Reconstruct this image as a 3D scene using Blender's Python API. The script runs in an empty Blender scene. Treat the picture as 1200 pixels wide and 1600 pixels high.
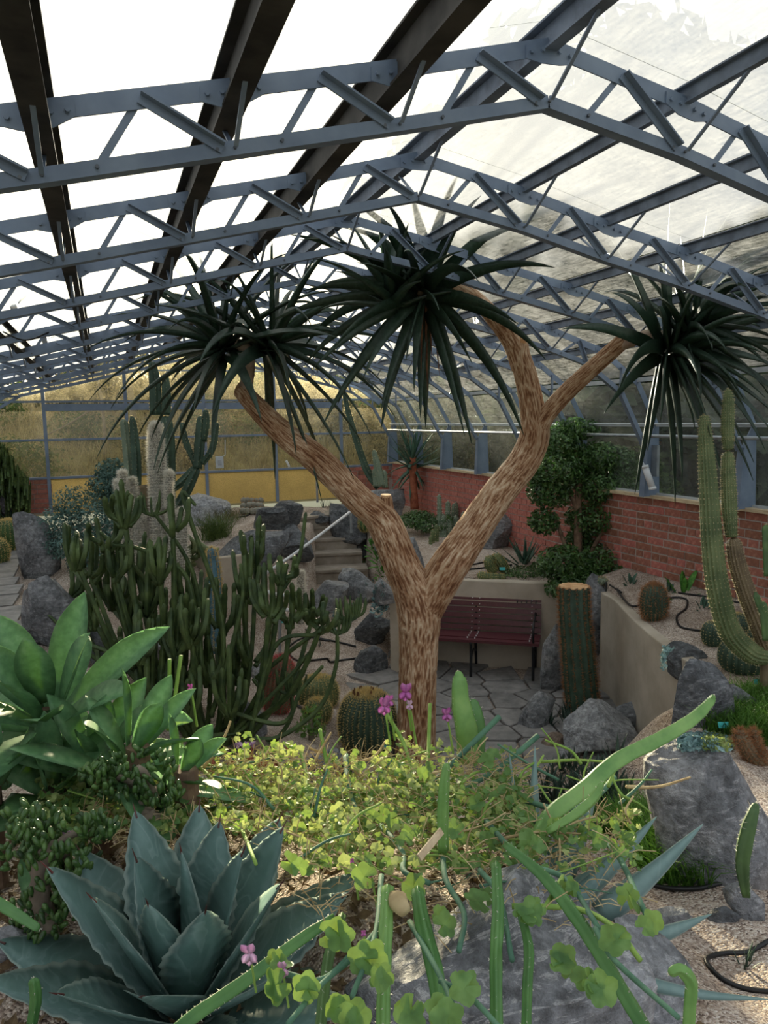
import bpy, math, random
import numpy as np
from mathutils import Vector, noise as mn

S = bpy.context.scene
COL = S.collection
rnd = random.Random(7)
PI = math.pi

# ------------------------------------------------------------------ camera
FPX, YAW, PITCH, ROLL = 1154.6, .3582, .125, -.0166
_cy, _sy = math.cos(YAW), math.sin(YAW)
FW = np.array([_sy*math.cos(PITCH), _cy*math.cos(PITCH), -math.sin(PITCH)])
_r = np.array([_cy, -_sy, 0.]); _u = np.cross(_r, FW)
RT = math.cos(ROLL)*_r+math.sin(ROLL)*_u
UP = -math.sin(ROLL)*_r+math.cos(ROLL)*_u
cd = bpy.data.cameras.new('camera'); cam = bpy.data.objects.new('camera', cd); COL.objects.link(cam)
cd.sensor_fit = 'VERTICAL'; cd.sensor_height = 36; cd.lens = 36*FPX/1600; cd.clip_start = .05; cd.clip_end = 500
from mathutils import Matrix
cam.matrix_world = Matrix(((RT[0], UP[0], -FW[0], 0), (RT[1], UP[1], -FW[1], 0), (RT[2], UP[2], -FW[2], 0), (0, 0, 0, 1)))
S.camera = cam

# ------------------------------------------------------------------ world, sun, exposure
SUN_AZ, SUN_EL = math.radians(9.2), math.radians(9.5)
SD = Vector((math.sin(SUN_AZ)*math.cos(SUN_EL), math.cos(SUN_AZ)*math.cos(SUN_EL), math.sin(SUN_EL)))
W = bpy.data.worlds.new('overcast_sky'); S.world = W; W.use_nodes = True
nt = W.node_tree; nt.nodes.clear()
def wn(t, **k):
    n = nt.nodes.new(t)
    for a, b in k.items(): setattr(n, a, b)
    return n
def wmath(op, a, b=None, clamp=False):
    n = wn('ShaderNodeMath', operation=op); n.use_clamp = clamp
    for i, v in enumerate((a, b)):
        if v is None: continue
        if isinstance(v, (int, float)): n.inputs[i].default_value = v
        else: nt.links.new(v, n.inputs[i])
    return n.outputs[0]
tc = wn('ShaderNodeTexCoord')
dt = wn('ShaderNodeVectorMath', operation='DOT_PRODUCT'); nt.links.new(tc.outputs['Generated'], dt.inputs[0]); dt.inputs[1].default_value = SD
dpos = wmath('MAXIMUM', dt.outputs['Value'], 0.0)
g1 = wmath('MULTIPLY', wmath('POWER', dpos, 6.0), .6)
g2 = wmath('MULTIPLY', wmath('POWER', dpos, 40.0), 2.6)
g3 = wmath('MULTIPLY', wmath('POWER', dpos, 3000.0), 60.0)
glow = wmath('ADD', wmath('ADD', g1, g2), g3)
cn = wn('ShaderNodeTexNoise'); cn.inputs['Scale'].default_value = 2.2; cn.inputs['Detail'].default_value = 5
nt.links.new(tc.outputs['Generated'], cn.inputs['Vector'])
mr = wn('ShaderNodeMapRange'); nt.links.new(cn.outputs['Fac'], mr.inputs[0])
mr.inputs[1].default_value = .3; mr.inputs[2].default_value = .7; mr.inputs[3].default_value = .78; mr.inputs[4].default_value = 1.2
base = wn('ShaderNodeVectorMath', operation='SCALE'); base.inputs[0].default_value = (.275, .287, .315); nt.links.new(mr.outputs[0], base.inputs['Scale'])
gl = wn('ShaderNodeVectorMath', operation='SCALE'); gl.inputs[0].default_value = (1.0, .80, .46); nt.links.new(glow, gl.inputs['Scale'])
ad = wn('ShaderNodeVectorMath', operation='ADD'); nt.links.new(base.outputs[0], ad.inputs[0]); nt.links.new(gl.outputs[0], ad.inputs[1])
sx = wn('ShaderNodeSeparateXYZ'); nt.links.new(tc.outputs['Generated'], sx.inputs[0])
hz = wn('ShaderNodeMapRange'); nt.links.new(sx.outputs[2], hz.inputs[0]); hz.inputs[1].default_value = -.03; hz.inputs[2].default_value = .0
hm = wn('ShaderNodeMix'); hm.data_type = 'RGBA'; nt.links.new(hz.outputs[0], hm.inputs[0]); hm.inputs[6].default_value = (.10, .10, .07, 1); nt.links.new(ad.outputs[0], hm.inputs[7])
bg = wn('ShaderNodeBackground'); nt.links.new(hm.outputs[2], bg.inputs['Color']); bg.inputs['Strength'].default_value = 1.15
wo = wn('ShaderNodeOutputWorld'); nt.links.new(bg.outputs[0], wo.inputs[0])
sl = bpy.data.lights.new('sun', 'SUN'); sl.energy = 13.0; sl.angle = math.radians(2.5); sl.color = (1, .90, .72)
so = bpy.data.objects.new('sun', sl); COL.objects.link(so); so.rotation_euler = SD.to_track_quat('Z', 'Y').to_euler()
S.view_settings.view_transform = 'Standard'; S.view_settings.look = 'None'; S.view_settings.gamma = 1
S.view_settings.exposure = 1.72; S.view_settings.use_curve_mapping = False

# ------------------------------------------------------------------ pixel -> world helpers (plain pinhole geometry of the camera above)
def ray(x, y): return FW+(x-600)/FPX*RT-(y-800)/FPX*UP
def at(x, y, d): return ray(x, y)*d
def atY(x, y, Y): d = ray(x, y); return d*(Y/d[1])
def atX(x, y, X): d = ray(x, y); return d*(X/d[0])
def atZ(x, y, Z): d = ray(x, y); return d*(Z/d[2])
def depth(p): return float(np.dot(p, FW))

# ------------------------------------------------------------------ materials
def lin(c):
    if isinstance(c, str):
        c = c.lstrip('#'); c = [int(c[i:i+2], 16)/255 for i in (0, 2, 4)]
    return tuple((v/12.92 if v <= .04045 else ((v+.055)/1.055)**2.4) for v in c)+(1,)
class Mat:
    def __init__(s, name):
        s.m = bpy.data.materials.new(name); s.m.use_nodes = True; s.t = s.m.node_tree; s.t.nodes.clear()
        s.out = s.n('ShaderNodeOutputMaterial')
    def n(s, t, **k):
        n = s.t.nodes.new(t)
        for a, b in k.items(): setattr(n, a, b)
        return n
    def l(s, a, b): s.t.links.new(a, b)
    def coord(s, kind='Object', scale=(1, 1, 1)):
        c = s.n('ShaderNodeTexCoord'); m = s.n('ShaderNodeMapping'); m.inputs['Scale'].default_value = scale
        s.l(c.outputs[kind], m.inputs['Vector']); return m.outputs[0]
    def noise(s, vec, scale=5, detail=4, rough=.6, dist=0):
        n = s.n('ShaderNodeTexNoise'); n.inputs['Scale'].default_value = scale; n.inputs['Detail'].default_value = detail
        n.inputs['Roughness'].default_value = rough; n.inputs['Distortion'].default_value = dist; s.l(vec, n.inputs['Vector']); return n.outputs['Fac']
    def ramp(s, fac, stops):
        r = s.n('ShaderNodeValToRGB'); e = r.color_ramp.elements
        e[0].position, e[0].color = stops[0][0], lin(stops[0][1]); e[1].position, e[1].color = stops[-1][0], lin(stops[-1][1])
        for p, c in stops[1:-1]:
            x = e.new(p); x.color = lin(c)
        s.l(fac, r.inputs[0]); return r.outputs[0]
    def mix(s, f, a, b, mode='MIX'):
        n = s.n('ShaderNodeMix'); n.data_type = 'RGBA'; n.blend_type = mode
        for i, v in ((0, f), (6, a), (7, b)):
            if isinstance(v, (int, float)): n.inputs[i].default_value = v
            elif isinstance(v, str) or isinstance(v, tuple): n.inputs[i].default_value = lin(v) if isinstance(v, str) else v
            else: s.l(v, n.inputs[i])
        return n.outputs[2]
    def bsdf(s, col, rough=.7, metal=0, spec=.4, bump=None, bstr=.3, bdist=.01, trans=0, tcol=None):
        b = s.n('ShaderNodeBsdfPrincipled')
        if isinstance(col, str): b.inputs['Base Color'].default_value = lin(col)
        else: s.l(col, b.inputs['Base Color'])
        if isinstance(rough, (int, float)): b.inputs['Roughness'].default_value = rough
        else: s.l(rough, b.inputs['Roughness'])
        b.inputs['Metallic'].default_value = metal; b.inputs['Specular IOR Level'].default_value = spec
        if bump is not None:
            bn = s.n('ShaderNodeBump'); bn.inputs['Strength'].default_value = bstr; bn.inputs['Distance'].default_value = bdist
            s.l(bump, bn.inputs['Height']); s.l(bn.outputs[0], b.inputs['Normal'])
        o = b.outputs[0]
        if trans:
            t = s.n('ShaderNodeBsdfTranslucent'); m = s.n('ShaderNodeMixShader'); m.inputs[0].default_value = trans
            tcol = tcol if tcol is not None else col
            if isinstance(tcol, str): t.inputs[0].default_value = lin(tcol)
            else: s.l(tcol, t.inputs[0])
            s.l(o, m.inputs[1]); s.l(t.outputs[0], m.inputs[2]); o = m.outputs[0]
        s.l(o, s.out.inputs[0]); return s.m
    def rand(s, col, amt=.25, hue=.02):   # per-object variation for copied pieces
        i = s.n('ShaderNodeObjectInfo'); h = s.n('ShaderNodeHueSaturation')
        a = s.n('ShaderNodeMapRange'); a.inputs[3].default_value = 1-amt; a.inputs[4].default_value = 1+amt; s.l(i.outputs['Random'], a.inputs[0])
        s.l(a.outputs[0], h.inputs['Value'])
        a2 = s.n('ShaderNodeMapRange'); a2.inputs[3].default_value = .5+hue; a2.inputs[4].default_value = .5-hue; s.l(i.outputs['Random'], a2.inputs[0])
        s.l(a2.outputs[0], h.inputs['Hue']); s.l(col, h.inputs['Color']); return h.outputs[0]
def simple(name, c1, c2=None, scale=8, rough=.7, metal=0, spec=.4, bstr=0, bdist=.01, trans=0, tcol=None, rv=0, detail=4, stretch=(1, 1, 1), lo=.35, hi=.65):
    M = Mat(name); v = M.coord('Object', stretch); f = M.noise(v, scale, detail)
    c = M.ramp(f, [(lo, c1), (hi, c2 or c1)])
    if rv: c = M.rand(c, rv)
    return M.bsdf(c, rough, metal, spec, f if bstr else None, bstr, bdist, trans, tcol if tcol else c)

MT = {}
MT['steel'] = simple('grey painted steel', '#66758a', '#7a899c', 6, .45, .0, .5)
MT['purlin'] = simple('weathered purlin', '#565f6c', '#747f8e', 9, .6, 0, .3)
MT['purlin_backlit'] = simple('mouldy backlit purlin', '#23211f', '#46433e', 5, .7, 0, .25)  # silhouette against the bright sky is put into this dark mouldy colour
MT['white_steel'] = simple('pale painted or lit steel', '#aab2b8', '#c2c8cc', 6, .4, .0, .5)
MT['galv'] = simple('galvanised pipe', '#8b9298', '#a9afb3', 12, .35, .5, .5)
MT['black_iron'] = simple('black iron', '#17181a', '#222326', 10, .45)
MT['bolt'] = simple('bolt steel', '#565c64', '#6d737a', 30, .5, .3)
def glass(name, tr, tint, tl_col, streak=.5, gloss=.06, scale=3.0, blur=0):
    M = Mat(name); v = M.coord('Object', (1, 1, 1)); v2 = M.coord('Object', (9, 1.5, 9))
    a = M.noise(v, scale, 6, .7); b = M.noise(v2, 6, 5, .65); d = M.noise(v, 60, 2, .5)
    m1 = M.n('ShaderNodeMath', operation='MULTIPLY'); M.l(a, m1.inputs[0]); M.l(b, m1.inputs[1])
    m2 = M.n('ShaderNodeMath', operation='ADD'); M.l(m1.outputs[0], m2.inputs[0])
    m3 = M.n('ShaderNodeMath', operation='MULTIPLY'); M.l(d, m3.inputs[0]); m3.inputs[1].default_value = .22; M.l(m3.outputs[0], m2.inputs[1])
    r = M.n('ShaderNodeMapRange'); M.l(m2.outputs[0], r.inputs[0]); r.inputs[1].default_value = .22; r.inputs[2].default_value = .52
    r.inputs[3].default_value = max(0, 1-tr-streak*.5); r.inputs[4].default_value = min(1, 1-tr+streak*.5)
    T = M.n('ShaderNodeBsdfTransparent'); T.inputs[0].default_value = lin(tint)
    L = M.n('ShaderNodeBsdfTranslucent'); L.inputs[0].default_value = lin(tl_col)
    D = M.n('ShaderNodeBsdfDiffuse'); D.inputs[0].default_value = lin(tl_col)
    x0 = M.n('ShaderNodeMixShader'); x0.inputs[0].default_value = .12; M.l(L.outputs[0], x0.inputs[1]); M.l(D.outputs[0], x0.inputs[2])
    if blur:
        Q = M.n('ShaderNodeBsdfRefraction'); Q.inputs[0].default_value = lin(tint); Q.inputs['Roughness'].default_value = .17; Q.inputs['IOR'].default_value = 1.18
        xb = M.n('ShaderNodeMixShader'); xb.inputs[0].default_value = blur; M.l(T.outputs[0], xb.inputs[1]); M.l(Q.outputs[0], xb.inputs[2]); T = xb
    x = M.n('ShaderNodeMixShader'); M.l(r.outputs[0], x.inputs[0]); M.l(T.outputs[0], x.inputs[1]); M.l(x0.outputs[0], x.inputs[2])
    G = M.n('ShaderNodeBsdfGlossy'); G.inputs['Roughness'].default_value = .12
    y = M.n('ShaderNodeMixShader'); y.inputs[0].default_value = gloss; M.l(x.outputs[0], y.inputs[1]); M.l(G.outputs[0], y.inputs[2])
    M.l(y.outputs[0], M.out.inputs[0]); return M.m
def clear_glass():
    M = Mat('clear glass face'); T = M.n('ShaderNodeBsdfTransparent'); T.inputs[0].default_value = (.97, .98, .97, 1); M.l(T.outputs[0], M.out.inputs[0]); return M.m
MT['clear'] = clear_glass()
MT['roof_glass'] = glass('fogged roof glass', .88, '#dde1e1', '#cfcfc8', .36, .05, 3.0, .75)
MT['wall_glass'] = glass('wall glass', .86, '#dfe6e0', '#c9ccc0', .2, .05)
MT['end_glass'] = glass('end wall glass', .86, '#ece6d4', '#cfc298', .26, .05)
MT['sunlit_panel'] = glass('frosted lower panel', .25, '#efe6cc', '#e6c67c', .4, .03, 2)  # golden glow of the sunlit grass outside is put into the panel tint

def brick_mat():
    M = Mat('red brick'); v = M.coord('Object'); f = M.noise(v, 30, 5); g = M.noise(v, 3.5, 5, .7)
    c = M.ramp(f, [(.3, '#8c5648'), (.55, '#a86c5b'), (.75, '#bc8a78')]); c = M.rand(c, .32, .012)
    w = M.ramp(g, [(.6, '#000000'), (.72, '#ffffff')]); c = M.mix(w, c, '#a79690')
    return M.bsdf(c, .85, bump=f, bstr=.5, bdist=.004)
MT['brick'] = brick_mat()
MT['mortar'] = simple('lime mortar', '#a39890', '#bdb3ab', 40, .95, bstr=.4, bdist=.004)
MT['sill'] = simple('pale wooden sill', '#b69f80', '#d9c5a2', 7, .6, stretch=(6, 1, 6))
MT['render'] = simple('beige rendered wall', '#a89d8c', '#bdb3a3', 3.5, .85, bstr=.15, bdist=.005, detail=8)
def gravel_mat():
    M = Mat('pinkish gravel'); v = M.coord('Object')
    o = M.n('ShaderNodeTexVoronoi'); o.inputs['Scale'].default_value = 150; M.l(v, o.inputs['Vector'])
    s = M.n('ShaderNodeSeparateColor'); M.l(o.outputs['Color'], s.inputs[0])
    c = M.ramp(s.outputs[0], [(.0, '#6f6058'), (.22, '#a08e80'), (.5, '#c3b2a3'), (.8, '#d6c8ba'), (1, '#ece4da')])
    g = M.noise(v, 2.0, 5, .7); k = M.ramp(g, [(.3, '#b5aba0'), (.62, '#ffffff')]); c = M.mix(1.0, c, k, 'MULTIPLY')
    inv = M.n('ShaderNodeMath', operation='SUBTRACT'); inv.inputs[0].default_value = 1; M.l(o.outputs['Distance'], inv.inputs[1])
    return M.bsdf(c, .9, bump=inv.outputs[0], bstr=.8, bdist=.008)
MT['gravel'] = gravel_mat()
def rock_mat(name, d, m, li, vein='#b9bcc0', tint=None):
    M = Mat(name); v = M.coord('Object'); f = M.noise(v, 3.0, 8, .65, .8); g = M.noise(v, 26, 5, .7)
    h = M.noise(M.coord('Object', (1, 2.4, 5)), 5, 7, .72, 1.4)
    c = M.ramp(f, [(.3, d), (.5, m), (.72, li)])
    ve = M.ramp(h, [(.53, '#000000'), (.58, '#b5b5b5'), (.62, '#000000'), (.68, '#7a7a7a'), (.72, '#000000')]); c = M.mix(ve, c, vein)
    sp = M.ramp(g, [(.35, '#6d6d6d'), (.65, '#ffffff')]); c = M.mix(.75, c, sp, 'MULTIPLY')
    if tint:
        t = M.ramp(M.noise(v, 1.6, 4), [(.5, '#000000'), (.68, '#b0b0b0')]); c = M.mix(t, c, tint)
    ad = M.n('ShaderNodeMath', operation='ADD'); M.l(f, ad.inputs[0]); M.l(g, ad.inputs[1])
    return M.bsdf(c, .62, bump=ad.outputs[0], bstr=.9, bdist=.02, spec=.45)
MT['rock'] = rock_mat('blue grey rock', '#5c5f62', '#8b8e91', '#b9bbbd', '#d4d5d6', tint='#a0958a')
MT['rock_dark'] = rock_mat('dark slate rock', '#414447', '#64686c', '#8f9397', '#b0b2b5')
MT['rock_light'] = rock_mat('pale grey rock', '#7d8083', '#a7aaad', '#cfd0d2', '#ebebec')
MT['rock_mottled'] = rock_mat('mottled pale boulder', '#3f4145', '#85888c', '#c9cbce', '#f0f0ee')
MT['rock_brown'] = rock_mat('brown stone', '#5a4a3f', '#8a7565', '#ab9783', '#c6b8a6')
MT['flag'] = None
def flag_mat():
    M = Mat('grey flagstone'); v = M.coord('Object'); f = M.noise(v, 6, 7, .65); g = M.noise(v, 1.5, 4)
    c = M.ramp(f, [(.3, '#5f5e5d'), (.5, '#7d7b79'), (.72, '#97938f')]); c = M.rand(c, .12, .01)
    return M.bsdf(c, .7, bump=f, bstr=.5, bdist=.012)
MT['flag'] = flag_mat()
MT['step'] = simple('concrete step', '#82796c', '#a0968a', 5, .85, bstr=.2)
MT['joint'] = simple('paving joint', '#6f675e', '#8c8378', 30, .95, bstr=.3)

# ------------------------------------------------------------------ mesh helpers
class MB:
    def __init__(s): s.v = []; s.f = []; s.uv = None; s.n = 0
    def add(s, v, f):
        v = np.asarray(v, float).reshape(-1, 3); s.v.append(v); n = s.n
        s.f.extend([tuple(i+n for i in q) for q in f]); s.n += len(v)
    def box(s, c, size, ax=None):
        c = np.asarray(c, float); h = np.asarray(size, float)/2
        ax = np.eye(3) if ax is None else np.asarray(ax, float)
        p = [c+ax[0]*h[0]*i+ax[1]*h[1]*j+ax[2]*h[2]*k for i in (-1, 1) for j in (-1, 1) for k in (-1, 1)]
        s.add(p, [(0, 1, 3, 2), (4, 6, 7, 5), (0, 4, 5, 1), (2, 3, 7, 6), (0, 2, 6, 4), (1, 5, 7, 3)])
    def bar(s, a, b, w, h, up=(0, 0, 1)):       # box beam between a and b, w sideways, h along up
        a = np.asarray(a, float); b = np.asarray(b, float); d = b-a; L = np.linalg.norm(d); d = d/L
        sd = np.cross(d, up); sd /= np.linalg.norm(sd)+1e-9; u = np.cross(sd, d)
        s.box((a+b)/2, (L, w, h), (d, sd, u))
    def tube(s, pts, r, n=10, caps=True):
        V, F = sweep(pts, r, n, caps); s.add(V, F)
    def prism(s, poly, d):                      # poly: 3d points, extruded by vector d
        p = np.asarray(poly, float); n = len(p); d = np.asarray(d, float)
        s.add(np.vstack([p, p+d]), [tuple(range(n))[::-1], tuple(range(n, 2*n))]+[(i, (i+1) % n, n+(i+1) % n, n+i) for i in range(n)])
    def build(s, name, m, parent=None, smooth=False, kind=None):
        v = np.vstack(s.v) if s.v else np.zeros((0, 3))
        if parent is not None:
            off = Vector((0, 0, 0)); q = parent
            while q is not None: off = off+q.location; q = q.parent
            v = v-np.array(off)
        me = bpy.data.meshes.new(name); me.from_pydata(v.tolist(), [], s.f)
        if smooth: me.polygons.foreach_set('use_smooth', [True]*len(me.polygons))
        me.materials.append(MT[m] if isinstance(m, str) else m)
        o = bpy.data.objects.new(name, me); COL.objects.link(o)
        if parent is not None: o.parent = parent
        if kind: o['kind'] = kind
        return o
def frames(pts):
    pts = np.asarray(pts, float); t = np.gradient(pts, axis=0); t /= np.linalg.norm(t, axis=1)[:, None]+1e-12
    a = np.array([0, 0, 1.]) if abs(t[0][2]) < .9 else np.array([1., 0, 0])
    n = np.cross(t[0], a); n /= np.linalg.norm(n); N = [n]
    for i in range(1, len(pts)):
        n = N[-1]-t[i]*np.dot(N[-1], t[i]); n /= np.linalg.norm(n)+1e-12; N.append(n)
    N = np.array(N); return pts, t, N, np.cross(t, N)
def sweep(pts, r, n=10, caps=True, mod=None):
    P, T, N, B = frames(pts); m = len(P); r = np.broadcast_to(np.asarray(r, float), (m,))
    th = np.linspace(0, 2*PI, n, endpoint=False)
    R = r[:, None]*np.ones((1, n))
    if mod is not None: R = mod(R, th, np.arange(m))
    V = P[:, None]+R[..., None]*(np.cos(th)[None, :, None]*N[:, None]+np.sin(th)[None, :, None]*B[:, None])
    V = V.reshape(-1, 3)
    F = [(i*n+j, i*n+(j+1) % n, (i+1)*n+(j+1) % n, (i+1)*n+j) for i in range(m-1) for j in range(n)]
    if caps: F += [tuple(range(n))[::-1], tuple((m-1)*n+j for j in range(n))]
    return V, F
def spline(pts, n=24):          # Catmull-Rom through points (any dimension)
    p = np.asarray(pts, float); p = np.vstack([2*p[0]-p[1], p, 2*p[-1]-p[-2]]); m = len(p)-3; out = []
    for t in np.linspace(0, m-1e-6, n):
        i = int(t); u = t-i; a, b, c, d = p[i:i+4]
        out.append(.5*((2*b)+(c-a)*u+(2*a-5*b+4*c-d)*u*u+(3*b-a-3*c+d)*u**3))
    return np.array(out)
def thing(name, label, cat, loc, group=None, kind=None):
    o = bpy.data.objects.new(name, None); COL.objects.link(o); o.location = tuple(float(v) for v in loc); o.empty_display_size = .05
    o['label'] = label; o['category'] = cat
    if group: o['group'] = group
    if kind: o['kind'] = kind
    return o
def struct(name, loc=(0, 0, 0)):
    o = bpy.data.objects.new(name, None); COL.objects.link(o); o.location = loc; o['kind'] = 'structure'; return o
def tag(o, label, cat, group=None, kind=None):
    o['label'] = label; o['category'] = cat
    if group: o['group'] = group
    if kind: o['kind'] = kind
    return o
def dup(o, dloc, label=None):
    c = o.copy(); COL.objects.link(c); c.location = o.location+Vector(dloc)
    if label: c['label'] = label
    for ch in o.children:
        k = ch.copy(); COL.objects.link(k); k.parent = c
        for g in ch.children: q = g.copy(); COL.objects.link(q); q.parent = k
    return c
def centre(o):                  # put a single-mesh thing's origin at its base, verts were world coordinates
    me = o.data; n = len(me.vertices); a = np.empty(n*3); me.vertices.foreach_get('co', a); a = a.reshape(-1, 3)
    c = np.array([(a[:, 0].min()+a[:, 0].max())/2, (a[:, 1].min()+a[:, 1].max())/2, a[:, 2].min()])
    me.vertices.foreach_set('co', (a-c).ravel()); o.location = tuple(c); me.update(); return o

# ------------------------------------------------------------------ structure: greenhouse shell
D = 1.15; Y0 = 2.354; YE = 12.9
TY = [Y0+D*k for k in range(-2, 10)]                 # truss planes
PROF = [(-2.0, -.79), (-1.97, -.1), (-1.74, .30), (-1.33, .575), (-.68, .72), (-.12, .86), (.42, .99), (.957, 1.12), (1.52, 1.27),
        (2.12, 1.157), (2.65, 1.03), (3.22, .915), (3.80, .77), (4.37, .585), (4.765, .30), (5.0, -.1), (5.03, -.79)]
INNER = [(-1.86, -.30), (-1.57, .21), (-1.17, .45), (-.68, .56), (-.12, .69), (.42, .82), (.957, .95), (1.52, 1.09),
         (2.12, .985), (2.65, .86), (3.22, .74), (3.80, .60), (4.19, .48), (4.59, .21), (4.88, -.30)]
def pane(b, m, host):
    o = b.build('glass_pane', m, host); o.data.materials.append(MT['clear'])
    for p in list(o.data.polygons)[1:]: p.material_index = 1
    return o
ceil_ = struct('ceiling')
wl = struct('wall_left'); wr = struct('wall_right'); we = struct('wall_back')
for i, (x, z) in enumerate(PROF[2:15]):
    i += 2
    host = ceil_
    heavy = 3 <= i <= 13
    b = MB(); a = (x, TY[0]-.3, z+.03); c = (x, YE, z+.03)
    if heavy and i > 8:
        b.bar(a, c, .008, .06); b.bar((x, a[1], z+.06), (x, YE, z+.06), .045, .006); b.bar((x, a[1], z+.002), (x, YE, z+.002), .03, .006)
    elif heavy and i < 8:
        b.bar((x, a[1], z+.005), (x, YE, z+.005), .016, .13); b.bar((x, a[1], z+.072), (x, YE, z+.072), .085, .010); b.bar((x, a[1], z-.058), (x, YE, z-.058), .07, .010)
    elif heavy:
        b.bar(a, c, .012, .085); b.bar((x, a[1], z+.072), (x, YE, z+.072), .075, .008); b.bar((x, a[1], z-.012), (x, YE, z-.012), .05, .008)
    else: b.bar(a, c, .03, .04)
    b.build('purlin', ('purlin_backlit' if i < 8 else 'purlin') if heavy else 'white_steel', host)  # eave purlins: pale tone stands for the light catching them
ys = [TY[0]-.3]+TY[1:]+[YE]
for i in range(2, 14):
    (x0, z0), (x1, z1) = PROF[i], PROF[i+1]
    dx, dz = x1-x0, z1-z0; L = math.hypot(dx, dz); ux, uz = dx/L, dz/L; nx, nz = -uz, ux
    for k in range(len(ys)-1):
        ya, yb = ys[k]+.001, ys[k+1]-.001; m = .003
        q = [(x0+ux*m+nx*.082, ya, z0+uz*m+nz*.082), (x1-ux*m+nx*.082, ya, z1-uz*m+nz*.082), (x1-ux*m+nx*.082, yb, z1-uz*m+nz*.082), (x0+ux*m+nx*.082, yb, z0+uz*m+nz*.082)]
        b = MB(); b.prism(q, (nx*.004, 0, nz*.004)); pane(b, 'roof_glass', ceil_)
# side walls glass: E->R and R->F
for side, host, idx in (('l', wl, (1, 0)), ('r', wr, (14, 15))):
    for i in idx:
        (x0, z0), (x1, z1) = PROF[i], PROF[i+1]
        for k in range(len(ys)-1):
            ya, yb = ys[k]+.002, ys[k+1]-.002
            q = [(x0, ya, z0), (x1, ya, z1), (x1, yb, z1), (x0, yb, z0)]; s_ = .05 if side == 'r' else -.05
            b = MB(); b.prism([(p[0]+s_, p[1], p[2]) for p in q], (.004, 0, 0)); pane(b, 'wall_glass', host)
    for X, Z, h in ((PROF[1 if side == 'l' else 15][0], -.1, .03), (PROF[0 if side == 'l' else 16][0], -.775, .03)):
        b = MB(); b.bar((X, ys[0], Z), (X, YE, Z), .03, h); b.build('glazing_rail', 'white_steel', host)

# trusses
def truss(y, k, label):
    t = thing('roof_truss', label, 'roof truss', (1.52, y, -.8), 'steel roof trusses')
    w = .006
    def seg(a, b, w_, h_, name, mat='steel', flange=None, dy=0):
        m = MB(); A = (a[0], y+dy, a[1]); B = (b[0], y+dy, b[1])
        dxz = np.array([b[0]-a[0], 0, b[1]-a[1]]); dxz /= np.linalg.norm(dxz); up = (-dxz[2], 0, dxz[0])
        if up[2] < 0: up = (dxz[2], 0, -dxz[0])
        m.bar(A, B, w_, h_, up)
        if flange:                                  # angle section: horizontal leg
            o = np.array(up)*(h_/2-.003)*flange[1]
            A2 = np.array(A)+o+np.array([0, flange[0]/2, 0]); B2 = np.array(B)+o+np.array([0, flange[0]/2, 0])
            m.bar(A2, B2, abs(flange[0]), .006, up)
        return m
    def chord(pts, h, fl):
        m = MB()
        for a, b in zip(pts[:-1], pts[1:]):
            s_ = seg(a, b, w, h, '', flange=fl); m.add(np.vstack(s_.v), [q for q in s_.f])
        return m
    chord(PROF[0:17], .056, (.05, 1)).build('top_chord', 'steel', t)
    chord(INNER, .042, (.045, -1)).build('bottom_chord', 'steel', t)
    for sx, X0, X1, X2 in ((1, 4.88, 4.85, 5.03), (-1, -1.86, -1.83, -2.0)):
        m = MB(); m.prism([(X0, y-.006, -.28), (PROF[15][0] if sx > 0 else -1.97, y-.006, -.08), (X2, y-.006, -.79), (X1, y-.006, -.79)], (0, .012, 0))
        m.bar((X0-.004*sx, y, -.28), (X1-.004*sx, y, -.79), .07, .008, (1, 0, 0)); m.build('post', 'steel', t)
    T = PROF[2:15]; I = INNER[1:14]
    lerp = lambda a, b, f: (a[0]+(b[0]-a[0])*f, a[1]+(b[1]-a[1])*f)
    gus = MB(); 
    for i in range(len(T)-1):
        tm = lerp(T[i], T[i+1], .5); tb = lerp(I[i], I[i+1], .93) if i < 12 else I[-1]; tf = lerp(I[i], I[i+1], .27)
        big = 1 <= i <= 10
        seg(tm, tb, .006, .03, '', flange=(-.03, 1), dy=-.008).build('diagonal_bar', 'steel', t)
        if big: seg(tm, tf, .006, .022, '', dy=.008).build('diagonal_bar', 'steel', t)
        if 0 <= i:                                   # thin sag rods from bottom chord to the purlin
            p = I[i]; q = T[i]
            if big:
                m = MB()
                m.bar((p[0], y-.02, p[1]), (q[0]+.0, y-.30, q[1]+.0), .007, .014, (1, 0, 0)); m.build('tie_rod', 'steel', t)
                m = MB(); m.bar((p[0], y+.02, p[1]), (q[0], y+.26, q[1]), .007, .014, (1, 0, 0)); m.build('tie_rod', 'steel', t)
    for i in range(1, 12):
        q = T[i]; a = np.array(T[i-1]); b = np.array(T[i+1]); da = (np.array(q)-a); da /= np.linalg.norm(da); db = b-np.array(q); db /= np.linalg.norm(db)
        c = np.array(q); pts = [c-da*.10+[0, .012], c-da*.10+[0, -.03], c-da*.04+[0, -.052], c+db*.04+[0, -.052], c+db*.10+[0, -.03], c+db*.10+[0, .012], c+[0, .018]]
        m = MB(); m.prism([(p[0], y-.010, p[1]) for p in pts], (0, .005, 0))
        if k < 6:
            for e in (c-da*.08, c-da*.035, c+db*.035, c+db*.08):
                m.tube([(e[0], y-.010, e[1]-.012), (e[0], y-.020, e[1]-.012)], .0075, 6)
        m.build('gusset', 'steel', t)
    if k < 6:
        m = MB()
        for i in range(len(T)-1):
            for e in (lerp(I[i], I[i+1], .9), lerp(I[i], I[i+1], .27), I[i+1]):
                m.tube([(e[0], y-.003, e[1]), (e[0], y-.012, e[1])], .006, 6)
        m.build('chord_bolts', 'bolt', t, kind='stuff')
    return t
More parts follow.
